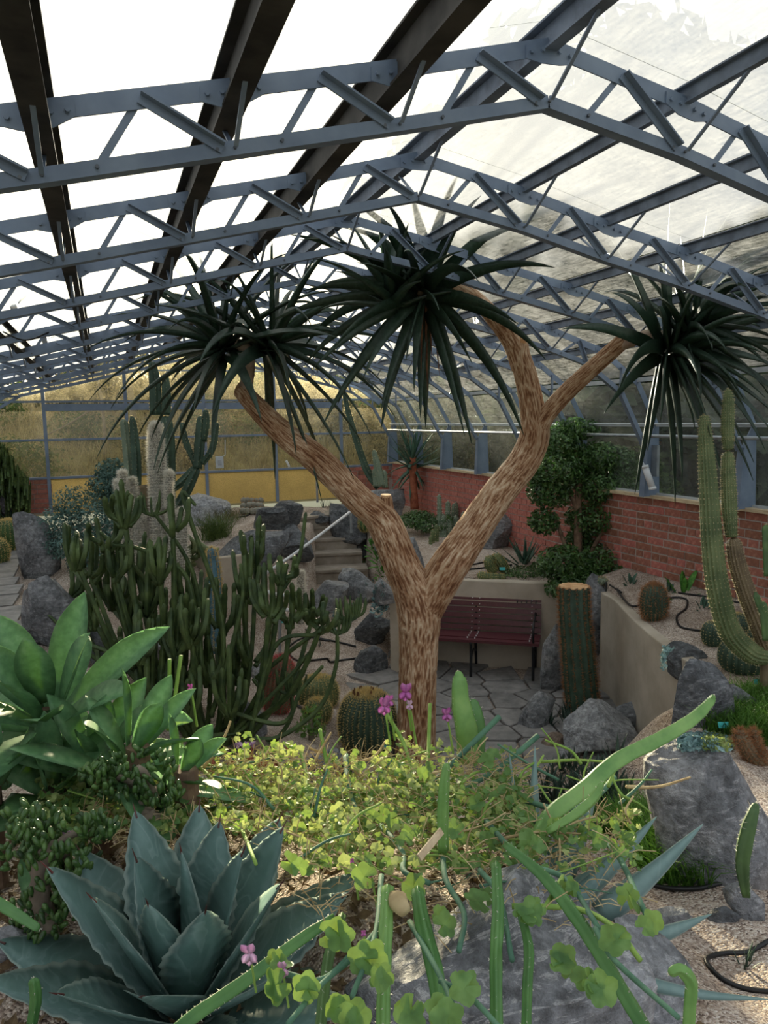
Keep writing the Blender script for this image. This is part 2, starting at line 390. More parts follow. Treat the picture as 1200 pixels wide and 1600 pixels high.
ORD = ['', '', 'nearest', 'second nearest', 'third nearest', 'fourth nearest', 'fifth nearest', 'sixth nearest', 'seventh nearest', 'fourth from the end wall', 'third from the end wall', 'second from the end wall', 'closest to the end wall']
names_t = [None, None, 'grey bolted steel roof truss, nearest to the viewer under the fogged glass', 'grey steel roof truss, second from the viewer', 'grey steel roof truss, third from the viewer',
           'grey steel roof truss, fourth from the viewer', 'grey steel roof truss, fifth from the viewer', 'grey steel roof truss, sixth from the viewer', 'grey steel roof truss, fourth from the glazed end wall',
           'grey steel roof truss, third from the glazed end wall', 'grey steel roof truss, second from the glazed end wall', 'grey steel roof truss, right beside the glazed end wall']
for k, y in enumerate(TY):
    if k < 2: continue
    truss(y, k-2, names_t[k])

# back (end) wall
PX = [-2.0, -.87, .355, 1.6, 2.81, 4.02, 5.03]
def roofz(x):
    for (a, za), (b, zb) in zip(PROF[:-1], PROF[1:]):
        if a <= x <= b and b > a: return za+(zb-za)*(x-a)/(b-a)
    return -.8
for i, x in enumerate(PX):
    b = MB(); zb = -1.42 if 0 < i < 6 else -.8
    b.box((x, YE, (zb+roofz(min(max(x, -1.9), 4.9)))/2), (.05, .06, roofz(min(max(x, -1.9), 4.9))-zb)); b.build('post', 'steel', we)
for z, h, d, nm in ((.36, .03, .05, 'rail'), (.27, .11, .08, 'beam'), (-.24, .035, .05, 'rail'), (-.845, .035, .05, 'rail')):
    for i in range(6):
        if nm == 'beam' and i in (0, 5): continue
        b = MB(); b.box(((PX[i]+PX[i+1])/2, YE, z), (PX[i+1]-PX[i]-.05, d, h)); b.build(nm, 'steel', we)
b = MB(); b.bar((-1.0, YE, .86), (4.1, YE, .86), .04, .025); b.build('rail', 'white_steel', we)
for (a, za), (c, zc) in zip(PROF[2:14], PROF[3:15]):
    b = MB(); b.bar((a, YE-.02, za-.02), (c, YE-.02, zc-.02), .06, .05); b.build('rail', 'steel', we)
for i in range(6):
    x0, x1 = PX[i]+.026, PX[i+1]-.026
    for z0, z1, m in ((.38, None, 'end_glass'), (-.22, .21, 'end_glass'), (-.825, -.26, 'end_glass'), (-1.41, -.865, 'sunlit_panel')):
        if z0 < -1 and i in (0, 5): continue
        b = MB()
        if z1 is None:
            xs = [x0]+[p[0] for p in PROF if x0 < p[0] < x1]+[x1]
            top = [(x, YE, roofz(x)-.03) for x in xs]
            if min(t[2] for t in top) < .39: top = [(x, y_, max(z, .385)) for x, y_, z in top]
            b.prism([(x0, YE, z0), (x1, YE, z0)]+top[::-1], (0, .004, 0))
        else: b.prism([(x0, YE, z0), (x1, YE, z0), (x1, YE, z1), (x0, YE, z1)], (0, .004, 0))
        pane(b, m, we)

# bricks
_bm = {}
def brick_mesh(L):
    if L in _bm: return _bm[L]
    b = MB(); h = .066; e = .005; x = .009
    # proud face on -x with a worn edge
    y0, y1, z0, z1 = -L/2, L/2, -h/2, h/2
    V = [(0, y0, z0), (0, y1, z0), (0, y1, z1), (0, y0, z1), (-x, y0+e, z0+e), (-x, y1-e, z0+e), (-x, y1-e, z1-e), (-x, y0+e, z1-e)]
    me = bpy.data.meshes.new('brick'); me.from_pydata(V, [], [(4, 7, 6, 5), (0, 4, 5, 1), (1, 5, 6, 2), (2, 6, 7, 3), (3, 7, 4, 0)]); me.materials.append(MT['brick'])
    _bm[L] = me; return me
cands = []
for c in range(12):
    z = -.85-c*.077
    header = c % 4 == 3
    Ln = .105 if header else .215; y = -.5+(.06 if c % 2 else 0)
    while y < YE-.1:
        cands.append((y+Ln/2, z, Ln)); y += Ln+.011
vis = [c for c in cands if c[0] > 3.2]; vis.sort()
for yy, z, Ln in vis[:290]:
    o = bpy.data.objects.new('brick', brick_mesh(Ln)); COL.objects.link(o); o.parent = wr; o.location = (5.0+rnd.uniform(-.004, .004), yy, z)
b = MB()
for yy, z, Ln in vis[290:]+[c for c in cands if c[0] <= 3.2]:
    b.box((4.996, yy, z), (.009, Ln, .066))
b.build('bricks', 'brick', wr, kind='stuff')
b = MB(); b.box((5.06, 6.2, -1.4), (.12, 13.4, 1.2)); b.build('mortar_core', 'mortar', wr)
b = MB(); b.box((5.02, 6.2, -.795), (.16, 13.4, .03)); b.build('window_sill', 'sill', wr)
b = MB(); b.box((-2.06, 6.2, -1.2), (.12, 13.4, .8)); b.build('wall_core', 'brick', wl)
b = MB(); b.box((-2.02, 6.2, -.795), (.16, 13.4, .03)); b.build('window_sill', 'sill', wl)
for x0, x1, zb in ((-1.98, -.9, -1.42), (4.05, 5.0, -1.75)):
    b = MB(); b.box(((x0+x1)/2, YE+.04, (-.86+zb)/2), (x1-x0, .1, -.86-zb)); b.build('mortar_core', 'mortar', we)
    z = -.9
    while z > zb:
        x = x0+(.05 if int(z*100) % 2 else .0)
        while x < x1-.1:
            m = MB(); m.box((x+.105, YE-.012, z), (.21, .02, .064)); m.build('brick', 'brick', we); x += .221
        z -= .076
# heating pipe along the right wall with brackets
t = thing('heating_pipe', 'long grey pipe running along the right hand glazing above the brick wall', 'pipe', (4.84, 2, -.32))
b = MB(); b.tube([(4.84, 1.0, -.20), (4.84, YE-.1, -.20)], .017, 10); b.build('pipe', 'galv', t, True)
for y in TY[2:]:
    b = MB(); b.tube([(4.84, y+.03, -.2), (4.84, y+.06, -.2)], .026, 10); b.bar((4.84, y, -.2), (4.92, y, -.2), .02, .01); b.build('bracket', 'galv', t)
b = MB(); b.tube([(4.93, 1.0, -.09), (4.93, YE-.1, -.09)], .010, 8); t2 = b.build('window_bar', 'white_steel', wr)
# ------------------------------------------------------------------ terrain
CP = [(0,0,-1.6),(-.8,1,-1.5),(-.3,5.2,-1.6),(-.4,6.2,-1.55),(1,0,-1.5),(0,1.3,-1.32),(.5,1.2,-1.22),(.6,1.7,-1.22),(-.3,1.8,-1.3),(.2,2.2,-1.28),(.9,1.9,-1.3),(-.6,2.6,-1.4),(.5,2.7,-1.45),
      (1.0,2.5,-1.5),(-.2,3.2,-1.5),(.8,3.2,-1.95),(1.4,3.4,-2.25),(1.3,4.4,-2.55),(.5,4.2,-2.2),(-.3,4.2,-1.8),(1.3,1.2,-1.45),(1.6,1.4,-1.6),(1.9,1.9,-1.65),
      (2.4,2.2,-1.68),(2.6,2.8,-1.7),(3.2,3.2,-1.72),(1.6,2.2,-1.75),(1.9,2.9,-2.05),(2.2,3.6,-2.4),(2.7,4.3,-2.6),(2.1,4.4,-2.65),(3.3,4.2,-2.5),(2.2,5.3,-2.75),(3,5,-2.75),
      (4,5.5,-2.75),(3.5,6.5,-2.75),(1.9,5.6,-2.75),(1.8,6.8,-2.72),(1.4,6.9,-2.65),(2.5,7.4,-2.75),(3,5.8,-2.75),(3.2,7.4,-2.75),(4.2,6.4,-2.75),(2.2,8.2,-2.68),(2.7,9,-2.5),
      (1.6,8,-2.6),(2.1,9.2,-2.4),(.8,6.2,-2.5),(.2,5.6,-2.1),(-.6,5.5,-1.6),(.6,5.0,-2.4),(-.5,7,-1.5),(.3,8.0,-1.5),(.6,8.8,-1.45),(1.2,9.1,-1.5),(1.6,9.8,-1.5),(0,9,-1.45),
      (0,11,-1.42),(2,12,-1.42),(2.9,11.6,-1.42),(2.3,10.6,-1.45),(1.9,9.4,-1.7),(3.4,9.1,-2.35),(3.9,8.5,-1.85),(4.2,10.5,-1.6),(4.4,9,-1.7),(4.6,12.3,-1.5),(3.7,9.9,-1.8),(5,0,-1.65),(5,2,-1.65),(4,1,-1.65),
      (2.6,8.1,-2.6),(3.0,8.6,-2.3),(3.3,8.0,-2.0)]
CPA = np.array(CP)
def inpoly(x, y, P):
    c = np.zeros(np.shape(x), bool); n = len(P)
    for i in range(n):
        x0, y0 = P[i]; x1, y1 = P[(i+1) % n]
        if y0 == y1: continue
        k = ((y0 > y) != (y1 > y)) & (x < (x1-x0)*(y-y0)/(y1-y0)+x0); c ^= k
    return c
CW = [(4.52, 5.95), (4.47, 5.72), (4.30, 5.35), (4.12, 4.95), (3.96, 4.55), (3.84, 4.2), (3.74, 3.85)]     # curved wall, plan
BW0, BW1 = np.array([3.08, 7.64]), np.array([4.52, 6.62])                                                   # bench wall, plan
RBED = [(a+.07, b_-.01) for a, b_ in CW]+[(3.3, 3.5), (3.0, 2.4), (5.2, 2.4), (5.2, 6.3), (4.62, 6.25)]
_bo = np.array([.578, .816])*.07
BBED = [tuple(BW0+_bo), tuple(BW1+_bo), (4.62, 6.25), (5.3, 6.25), (5.3, 13), (4.3, 13), (3.9, 11.5), (3.75, 9.0), (3.3, 8.2)]
LP = [(-2.2, -1), (-.8, -1), (-.62, 3), (-.52, 5.2), (-.6, 5.8), (-.78, 7), (-.98, 9), (-1.0, 13), (-2.2, 13)]
FLOOR = [(1.95, 5.0), (3.0, 4.4), (3.6, 4.0), (4.0, 4.0), (4.62, 5.5), (4.9, 6.3), (4.9, 6.9), (3.3, 8.0), (2.75, 8.0), (2.35, 7.75), (2.15, 6.9), (2.35, 6.0)]
STAIRZ = [(2.2, 7.3), (2.85, 7.6), (3.15, 8.4), (3.5, 9.6), (3.75, 10.9), (2.95, 11.0), (2.55, 9.6), (2.1, 8.4)]
def H(x, y, detail=True):
    x = np.asarray(x, float); y = np.asarray(y, float)
    d2 = (x[..., None]-CPA[:, 0])**2+(y[..., None]-CPA[:, 1])**2+.03
    w = d2**-1.6; z = (w*CPA[:, 2]).sum(-1)/w.sum(-1)
    if detail: z = z+.015*np.sin(x*7+1.3*np.sin(y*5))*np.sin(y*6+x*2)+.008*np.sin(x*19+2*np.sin(y*11))
    z = np.where(inpoly(x, y, FLOOR), -2.77, z)
    z = np.where(inpoly(x, y, STAIRZ), np.interp(y, [7.4, 9.4, 10.9, 11.0], [-2.75, -2.34, -2.34, -1.6]), z)
    z = np.where(inpoly(x, y, RBED), -1.76+.2*np.clip((x-4.2)/.8, 0, 1)*.9+(.01*np.sin(x*9)*np.sin(y*8)), z)
    z = np.where(inpoly(x, y, BBED), -1.80+.25*np.clip((y-7)/5, 0, 1)+.01*np.sin(x*9)*np.sin(y*8), z)
    z = np.where(inpoly(x, y, LP), -1.52, z)
    return z
def G(px, py, lift=0):          # where the line of sight through a pixel meets the ground
    d = ray(px, py); t = np.linspace(.6, 16, 1600); P = d[None]*t[:, None]; h = H(P[:, 0], P[:, 1], False)
    k = np.argmax((P[:, 2] <= h) | (P[:, 1] > 12.4)); p = P[k].copy(); p[2] = float(H(p[0], p[1]))+lift; return p
def gz(x, y): return float(H(x, y))
nx, ny = 150, 270
gx = np.linspace(-2.1, 5.1, nx); gy = np.linspace(.0, 13.1, ny)
XX, YY = np.meshgrid(gx, gy); ZZ = H(XX, YY)
b = MB(); b.add(np.stack([XX, YY, ZZ], -1).reshape(-1, 3), [(j*nx+i, j*nx+i+1, (j+1)*nx+i+1, (j+1)*nx+i) for j in range(ny-1) for i in range(nx-1)])
ground = b.build('floor', 'gravel', None, True); ground['kind'] = 'structure'

# flagstones: irregular cells cut from a polygon region, each its own slab
def clip_poly(P, n, c):         # keep the side where dot(p,n) <= c
    out = []
    for i in range(len(P)):
        a, b_ = P[i], P[(i+1) % len(P)]; da, db = a@n-c, b_@n-c
        if da <= 0: out.append(a)
        if da*db < 0: out.append(a+(b_-a)*da/(da-db))
    return out
def flagstones(poly, n, seed, z, gap=.012, sx=1, parent=None, name='flagstone'):
    r = np.random.RandomState(seed); poly = np.array(poly, float); lo, hi = poly.min(0), poly.max(0)
    pts = []
    while len(pts) < n:
        p = lo+(hi-lo)*r.rand(2)
        if inpoly(p[0], p[1], [tuple(q) for q in poly]) and all(np.hypot((p[0]-q[0])/sx, p[1]-q[1]) > .55*math.sqrt(abs(np.prod(hi-lo))/n/sx)*.9 for q in pts) or r.rand() < .002: pts.append(p)
    pts = np.array(pts)
    for i, p in enumerate(pts):
        cell = [p+np.array(o)*3 for o in ((-1, -1), (1, -1), (1, 1), (-1, 1))]
        for j, q in enumerate(pts):
            if i == j: continue
            nn = q-p; L = np.linalg.norm(nn); nn = nn/L
            cell = clip_poly(cell, nn, nn@((p+q)/2)-gap)
            if len(cell) < 3: break
        if len(cell) < 3: continue
        cell = [c for c in cell]
        # keep inside region
        c0 = np.mean(cell, 0); cell = [c if inpoly(c[0], c[1], [tuple(q) for q in poly]) else c0+(c-c0)*.75 for c in cell]
        m = MB(); zz = (z if not callable(z) else z(*c0))+r.uniform(-.004, .004); k = len(cell)
        out = [(c[0], c[1], zz-.05) for c in cell]+[(c[0], c[1], zz-.006) for c in cell]+[(c0[0]+(c[0]-c0[0])*.95, c0[1]+(c[1]-c0[1])*.95, zz) for c in cell]
        m.add(out, [(a, (a+1) % k, k+(a+1) % k, k+a) for a in range(k)]+[(k+a, k+(a+1) % k, 2*k+(a+1) % k, 2*k+a) for a in range(k)]+[tuple(range(2*k, 3*k))])
        m.build(name, 'flag', parent)
flagstones([(1.95, 4.9), (3.0, 4.5), (3.6, 4.75), (3.85, 5.4), (4.45, 5.95), (4.5, 6.6), (3.1, 7.6), (2.3, 7.8), (2.1, 6.9), (2.3, 6.0)], 42, 3, -2.735, parent=ground)
# rectangular-ish slabs of the upper path along the left wall
r_ = random.Random(5); y = .8
while y < 12.6:
    d_ = r_.uniform(.32, .62); xe = np.interp(y, [0, 3, 5.2, 5.8, 7, 9, 13], [-.8, -.64, -.55, -.62, -.8, -1.0, -1.02])+.03*math.sin(y*9); cuts = [-2.0, xe] if r_.random() < .3 else [-2.0, r_.uniform(-1.65, -1.3), xe]
    for x0, x1 in zip(cuts[:-1], cuts[1:]):
        m = MB(); j = lambda: r_.uniform(-.012, .012)
        q = [(x0+.01+j(), y+.01+j()), (x1-.01+j(), y+.01+j()), (x1-.01+j(), y+d_-.01+j()), (x0+.01+j(), y+d_-.01+j())]; zz = -1.50+r_.uniform(-.004, .004)
        m.prism([(a, b_, zz-.03) for a, b_ in q], (0, 0, .03)); m.build('flagstone', 'flag', ground)
    y += d_

# ------------------------------------------------------------------ outside: bank, hillside, trees
nx, ny = 90, 60
xs = np.linspace(-30, 45, nx); yy_ = YE+.03+np.linspace(0, 1, ny)**1.5*45
X2, Y2 = np.meshgrid(xs, yy_); T2 = (Y2-YE)
Z2 = -1.45+1.9*np.clip((T2-.8)/5, 0, 1)**.8*(1+.12*np.sin(X2*.7))+.9*np.clip((T2-6)/14, 0, 1)+1.5*np.clip((T2-18)/25, 0, 1)+.12*np.sin(X2*1.9)*np.sin(T2*1.1)*np.clip(T2/3, 0, 1)
MT['straw'] = simple('dry straw bank', '#5a5335', '#8f8558', 5, .95, bstr=.6, bdist=.03, detail=8)
MT['lawn'] = simple('dull lawn', '#4a5030', '#6d6a48', 2, .95, bstr=.3)
b = MB(); b.add(np.stack([X2, Y2, Z2], -1).reshape(-1, 3), [(j*nx+i, j*nx+i+1, (j+1)*nx+i+1, (j+1)*nx+i) for j in range(ny-1) for i in range(nx-1)])
o = b.build('hillside', 'straw', None, True); o['kind'] = 'structure'
b = MB(); b.add([(5.15, -20, -1.7), (60, -20, -1.7), (60, 14, -1.7), (5.15, 14, -1.7)], [(0, 1, 2, 3)]); b.add([(-60, -20, -1.7), (-2.15, -20, -1.7), (-2.15, 14, -1.7), (-60, 14, -1.7)], [(0, 1, 2, 3)])
b.add([(-2.15, -20, -1.7), (5.15, -20, -1.7), (5.15, -1.0, -1.7), (-2.15, -1.0, -1.7)], [(0, 1, 2, 3)])
o = b.build('ground', 'lawn', None); o['kind'] = 'structure'
def hillz(x, y):
    T = y-YE
    return -1.45+1.9*np.clip((T-.8)/5, 0, 1)**.8*(1+.12*np.sin(x*.7))+.9*np.clip((T-6)/14, 0, 1)+1.5*np.clip((T-18)/25, 0, 1)+.12*np.sin(x*1.9)*np.sin(T*1.1)*np.clip(T/3, 0, 1)
# leaf clouds: many small folded leaves inside blobs
def leafcloud(blobs, n, size, seed, shell=.5, up=.3, aspect=.5):
    r = np.random.RandomState(seed); bl = np.array(blobs, float); vol = bl[:, 3]*bl[:, 4]*bl[:, 5]; w = vol**.7; w /= w.sum()
    k = r.choice(len(bl), n, p=w); d = r.normal(size=(n, 3)); d /= np.linalg.norm(d, axis=1)[:, None]
    rad = shell+(1-shell)*r.rand(n)**.5
    c = bl[k, :3]+d*rad[:, None]*bl[k, 3:6]
    nrm = d+r.normal(size=(n, 3))*.6+[0, 0, up]; nrm /= np.linalg.norm(nrm, axis=1)[:, None]
    a = np.cross(nrm, r.normal(size=(n, 3))); a /= np.linalg.norm(a, axis=1)[:, None]; bb = np.cross(nrm, a)
    s = size*(.6+.8*r.rand(n))[:, None]
    V = np.stack([c-a*s, c+bb*s*aspect+nrm*s*.18, c+a*s, c-bb*s*aspect+nrm*s*.18], 1).reshape(-1, 3)
    F = np.arange(4*n).reshape(-1, 4)
    F = np.concatenate([F[:, [0, 1, 2]], F[:, [0, 2, 3]]])
    return V, F.tolist()
def leafmat(name, a, b_, c=None, trans=.35, rough=.55, scale=3, spec=.4, tcol=None):
    M = Mat(name); v = M.coord('Object'); f = M.noise(v, scale, 3); g = M.noise(v, 40, 2)
    ad = M.n('ShaderNodeMath', operation='ADD'); M.l(f, ad.inputs[0]); M.l(g, ad.inputs[1])
    hf = M.n('ShaderNodeMath', operation='MULTIPLY'); M.l(ad.outputs[0], hf.inputs[0]); hf.inputs[1].default_value = .5
    col = M.ramp(hf.outputs[0], [(.38, a), (.5, b_), (.62, c or b_)])
    return M.bsdf(col, rough, spec=spec, trans=trans, tcol=tcol if tcol else col)
MT['scrub'] = leafmat('scrub leaves', '#3c3c28', '#5f5c3c', '#86805a', .3)
MT['scrub_green'] = leafmat('green scrub leaves', '#2f4220', '#4f6632', '#738548', .35)
MT['straw_blade'] = leafmat('dry grass blades', '#857a54', '#a89b70', '#c2b68c', .35)
MT['conifer'] = leafmat('dark tree leaves', '#1d2a1a', '#2f3f26', '#48552f', .25)
MT['autumn'] = leafmat('orange autumn leaves', '#7a4a1c', '#a8662a', '#b98a3c', .4)
MT['twig'] = simple('grey brown twigs', '#6c6352', '#948a76', 20, .9)
def cloud_thing(name, label, cat, base, blobs, n, size, seed, mat, group=None, trunk=None, **kw):
    t = thing(name, label, cat, base, group)
    b = MB(); V, F = leafcloud([(base[0]+q[0], base[1]+q[1], base[2]+q[2], q[3], q[4], q[5]) for q in blobs], n, size, seed, **kw); b.add(V, F); b.build('foliage', mat, t, kind='stuff')
    if trunk:
        b = MB()
        for pts, r0, r1 in trunk: b.tube(spline([np.array(base)+np.array(p) for p in pts], 12), np.linspace(r0, r1, 12), 8)
        b.build('trunk', 'twig', t, True)
    return t
def grassblades(n, region, hgt, wid, seed, lean=.35, zf=None):
    r = np.random.RandomState(seed); P = region(r, n); a = r.rand(n)*2*PI; h = hgt*(.5+.8*r.rand(n)); l = lean*h*(.3+r.rand(n)); ph = r.rand(n)*2*PI
    ax = np.stack([np.cos(a), np.sin(a), 0*a], 1)*wid/2; ln = np.stack([np.cos(ph), np.sin(ph), 0*a], 1)
    m = P+ln*l[:, None]*.35+np.stack([0*a, 0*a, h*.6], 1); t = P+ln*l[:, None]+np.stack([0*a, 0*a, h*.95], 1)
    V = np.stack([P-ax, P+ax, m+ax*.8, m-ax*.8, t], 1).reshape(-1, 3); i = np.arange(n)*5
    F = [(k, k+1, k+2, k+3) for k in i]+[(k+3, k+2, k+4) for k in i]
    return V, F
def reg_hill(x0, x1, y0, y1):
    def f(r, n): x = x0+(x1-x0)*r.rand(n); y = y0+(y1-y0)*r.rand(n)**1.3; return np.stack([x, y, hillz(x, y)-.03], 1)
    return f
b = MB(); b.add(*grassblades(16000, reg_hill(-7, 9, YE+.5, YE+12), .5, .018, 1, .6)); tag(b.build('dry_grass', 'straw_blade', None), 'straw coloured dry grass covering the bank behind the glazed end wall', 'grass', kind='stuff')
hr = random.Random(11)
i = 0
for row, (yy0, nn, hh, sz) in enumerate([(2.2, 12, .9, .045), (5.5, 11, 1.3, .06), (11, 9, 1.7, .08), (19, 9, 2.6, .12), (30, 9, 3.6, .18)]):
    for j in range(nn):
        x = -4.5*(1+row*.45)+j*(1.15+row*.75)+hr.uniform(-.4, .4); y = YE+yy0+hr.uniform(-1, 1); z = float(hillz(x, y)); s = hh*hr.uniform(.7, 1.15)
        g = hr.random() < .45
        blobs = [(hr.uniform(-.7, .7)*s, hr.uniform(-.4, .4)*s, s*hr.uniform(.2, .8), s*.55, s*.5, s*.42) for _ in range(6)]
        cloud_thing('scrub_bush', 'green scrub bush growing on the bank behind the end wall' if g else 'brown scrub bush growing on the bank behind the end wall', 'bush', (x, y, z), blobs, 1500, sz*.8, 100+i, 'scrub_green' if g else 'scrub', 'green scrub bushes on the bank' if g else 'brown scrub bushes on the bank'); i += 1
for px, top, w, lab in ((212, 640, .07, 'thin grey bare tree trunk behind the end wall, above the blue green shrubs'), (166, 650, .035, 'slender bare sapling behind the end wall, left of the thicker bare trunk')):
    p = atY(px, 745, YE+2.4); p[2] = hillz(p[0], p[1])-.1
    t = thing('bare_tree', lab, 'tree', p); b = MB(); q = spline([p, p+[.02, 0, 1.0], p+[-.05, 0, 1.9], p+[.03, .1, 2.6]], 12); b.tube(q, np.linspace(w, w*.5, 12), 8); b.build('trunk', 'twig', t, True)
    for s_ in range(5):
        a0 = q[5+s_]; b = MB(); b.tube(spline([a0, a0+[hr.uniform(-.4, .4), 0, .3], a0+[hr.uniform(-.9, .9), .1, .6]], 8), np.linspace(.014, .004, 8), 5); b.build('branch', 'twig', t)
a0 = atY(48, 690, YE+1.8); a1 = atY(152, 634, YE+1.8)
t = thing('fallen_branch', 'long pale bare branch leaning diagonally across the bank behind the end wall', 'branch', a0); b = MB(); b.tube(spline([a0, (a0+a1)/2+[0, 0, -.05], a1], 12), np.linspace(.012, .02, 12), 6); b.build('stem', 'twig', t)
b = MB(); b.tube([(a0+a1)/2, (a0+a1)/2+np.array([-.15, 0, .42])], .01, 6); b.build('twig', 'twig', t)
# trees beyond the right wall
i = 0
for x, y, h, mt, lab, grp in [(9.5, 1.0, 3.2, 'conifer', 0, 1), (9.0, 4.5, 3.6, 'conifer', 0, 1), (9.2, 8.0, 5.6, 'conifer', 0, 1), (9.3, 12.0, 8.2, 'conifer', 0, 1), (14.5, 9, 8.5, 'conifer', 0, 1), (13, 18, 11.5, 'conifer', 0, 1), (13, 27, 12.5, 'conifer', 0, 1),
                        (15, 3, 5.5, 'conifer', 0, 1), (20, 35, 16, 'conifer', 0, 1)]:
    blobs = [(hr.uniform(-.3, .3)*h*.7, hr.uniform(-.3, .3)*h*.9, h*hr.uniform(.12, .85), h*.28, h*.28, h*.22) for _ in range(16)]
    cloud_thing('dark_tree', 'dark evergreen tree outside the right hand glass wall', 'tree', (x, y, -1.7), blobs, 9000, .09+h*.03, 200+i, mt, 'dark trees outside the right wall', [([(0, 0, 0), (0, 0, h*.6)], .12, .05)]); i += 1
p = atX(1075, 640, 8.0); cloud_thing('autumn_shrub', 'orange leaved autumn shrub outside the glass behind the hanging aloe crown', 'shrub', (p[0], p[1], -1.7), [(0, 0, p[2]+1.7+q, .5, .55, .35) for q in (-.5, -.1, .25)], 2600, .045, 300, 'autumn')
for px, py, lab in ((925, 700, 'green shrub outside the glass behind the bushy jade tree'), (1010, 700, 'green shrub outside the glass beside the window opener')):
    p = atX(px, py, 6.6); cloud_thing('garden_shrub', lab, 'shrub', (p[0], p[1], -1.7), [(0, 0, .5, .5, .6, .5), (.1, .3, .9, .4, .5, .4)], 2500, .04, 301, 'scrub_green')
for px, py, n_ in ((640, 690, 0), (695, 700, 1)):
    p = atX(px+10, py, 6.2)
    t = thing('garden_shrub', ('olive shrub outside the glass just right of the small aloe', 'olive green shrub outside the glass behind the left fork of the tree')[n_], 'shrub', (p[0], p[1], -1.7)); b = MB(); b.add(*leafcloud([(p[0], p[1], -1.1, .5, .7, .5), (p[0], p[1]+.3, -.6, .4, .5, .4)], 2200, .04, 310+n_)); b.build('foliage', 'scrub', t, kind='stuff')
p = atX(668, 725, 5.6); p2 = (p[0], p[1], -1.3)
t = thing('spiky_grass', 'pale spiky grass clump outside the glass above the brick ledge', 'plant', p2); b = MB()
b.add(*grassblades(160, lambda r, n: np.array([p2])+np.stack([r.normal(size=n)*.03, r.normal(size=n)*.03, 0*r.rand(n)], 1), .85, .014, 4, .9)); b.build('blades', 'scrub_green', t, kind='stuff')

# ------------------------------------------------------------------ retaining walls, steps, rails
def wall_strip(name, plan, z0, z1, th, label_kind='structure', side=1):
    P = np.array(plan, float); t = np.gradient(P, axis=0); t /= np.linalg.norm(t, axis=1)[:, None]; nr = np.stack([t[:, 1], -t[:, 0]], 1)*side
    b = MB(); n = len(P); z0 = np.broadcast_to(z0, n); z1 = np.broadcast_to(z1, n)
    V = []
    for i in range(n):
        q = P[i]+nr[i]*th
        V += [(P[i][0], P[i][1], z0[i]), (P[i][0], P[i][1], z1[i]), (q[0], q[1], z1[i]), (q[0], q[1], z0[i])]
    F = [(4*i+a, 4*i+(a+1) % 4, 4*i+4+(a+1) % 4, 4*i+4+a) for i in range(n-1) for a in range(4)]+[(0, 1, 2, 3), (4*n-1, 4*n-2, 4*n-3, 4*n-4)]
    b.add(V, F); o = b.build(name, 'render', None); o['kind'] = 'structure'; bv = o.modifiers.new('b', 'BEVEL'); bv.width = .012; bv.segments = 2; bv.limit_method = 'ANGLE'; return o
wall_strip('retaining_wall', [tuple(BW0), tuple((BW0+BW1)/2), tuple(BW1)], -2.85, -1.79, .12, side=-1)
wall_strip('retaining_wall', [(2.80, 7.32), (2.95, 7.5), (3.09, 7.68)], -2.85, [-1.86, -1.82, -1.79], .13, side=1)
cw = spline([(x, y) for x, y in CW], 22)
wall_strip('retaining_wall', [tuple(p) for p in cw], -2.85, -1.745, .10, side=-1)
pA = at(292, 899, 8.6); pB = at(330, 903, 8.3)
wall_strip('retaining_wall', [(pA[0]-.5, pA[1]+.3), (pA[0], pA[1]), (pB[0], pB[1]), (pB[0]+.5, pB[1]+.1)], -2.6, -1.52, .1, side=-1)
# steps: each tread block its own object, seen between the dark rocks
st = thing('stone_steps', 'flight of grey concrete steps climbing between dark rocks', 'steps', (3.1, 9.9, -2.4))
sy = [(891, -2.14), (865, -1.97), (842, -1.80), (822, -1.63), (805, -1.46)]
edges = [(460, 548), (467, 540), (478, 532), (483, 522), (486, 514)]
sp = []
for (y_, z), (xa, xb) in zip(sy, edges):
    a = atZ(xa, y_+2, z); b_ = atZ(xb, y_-1, z); sp.append((a, b_, z))
for i, (a, b_, z) in enumerate(sp):
    dirv = np.array([.27, .96, 0]); ext = .15 if i == 0 else .35
    nxt = sp[i+1][0] if i+1 < len(sp) else a+dirv*.6
    run = max(.22, (nxt-a)@dirv)+.08; side = (b_-a); side[2] = 0; side /= np.linalg.norm(side)
    m = MB(); A = a-side*ext; B = b_+side*.25
    m.prism([A+[0, 0, -.035], B+[0, 0, -.035], B+dirv*run+[0, 0, -.035], A+dirv*run+[0, 0, -.035]], (0, 0, .035)); m.build('tread', 'step', st)
    m = MB(); A2, B2 = A+dirv*.03, B+dirv*.03; m.prism([A2+[0, 0, -.2], B2+[0, 0, -.2], B2+dirv*run+[0, 0, -.2], A2+dirv*run+[0, 0, -.2]], (0, 0, .165)); m.build('riser', 'step', st)
MT['rail'] = simple('white handrail', '#c9ccce', '#dfe1e2', 6, .3, spec=.5)
hr_ = [at(414, 897, 9.3), at(470, 858, 9.8), at(548, 799, 10.5), at(562, 785, 10.7), at(560, 772, 10.8), at(545, 760, 10.9), at(532, 748, 11.0)]
t = thing('handrail', 'white tubular handrail rising beside the stone steps', 'handrail', (hr_[0][0], hr_[0][1], -2.4)); b = MB(); b.tube(spline(hr_, 40), .020, 10); b.build('rail', 'rail', t, True)
b = MB(); p = hr_[2]; b.tube([p, (p[0], p[1], -1.6)], .018, 8); b.build('post', 'galv', t)
p = atZ(496, 785, -1.42); b = MB(); b.tube([p, p+[0, 0, .62]], .020, 8); b.build('post', 'galv', t)
lr = [at(408, 918, 8.6), at(424, 927, 8.5), at(445, 930, 8.3), at(458, 935, 8.2), at(462, 943, 8.15), at(455, 952, 8.1), at(443, 953, 8.1)]
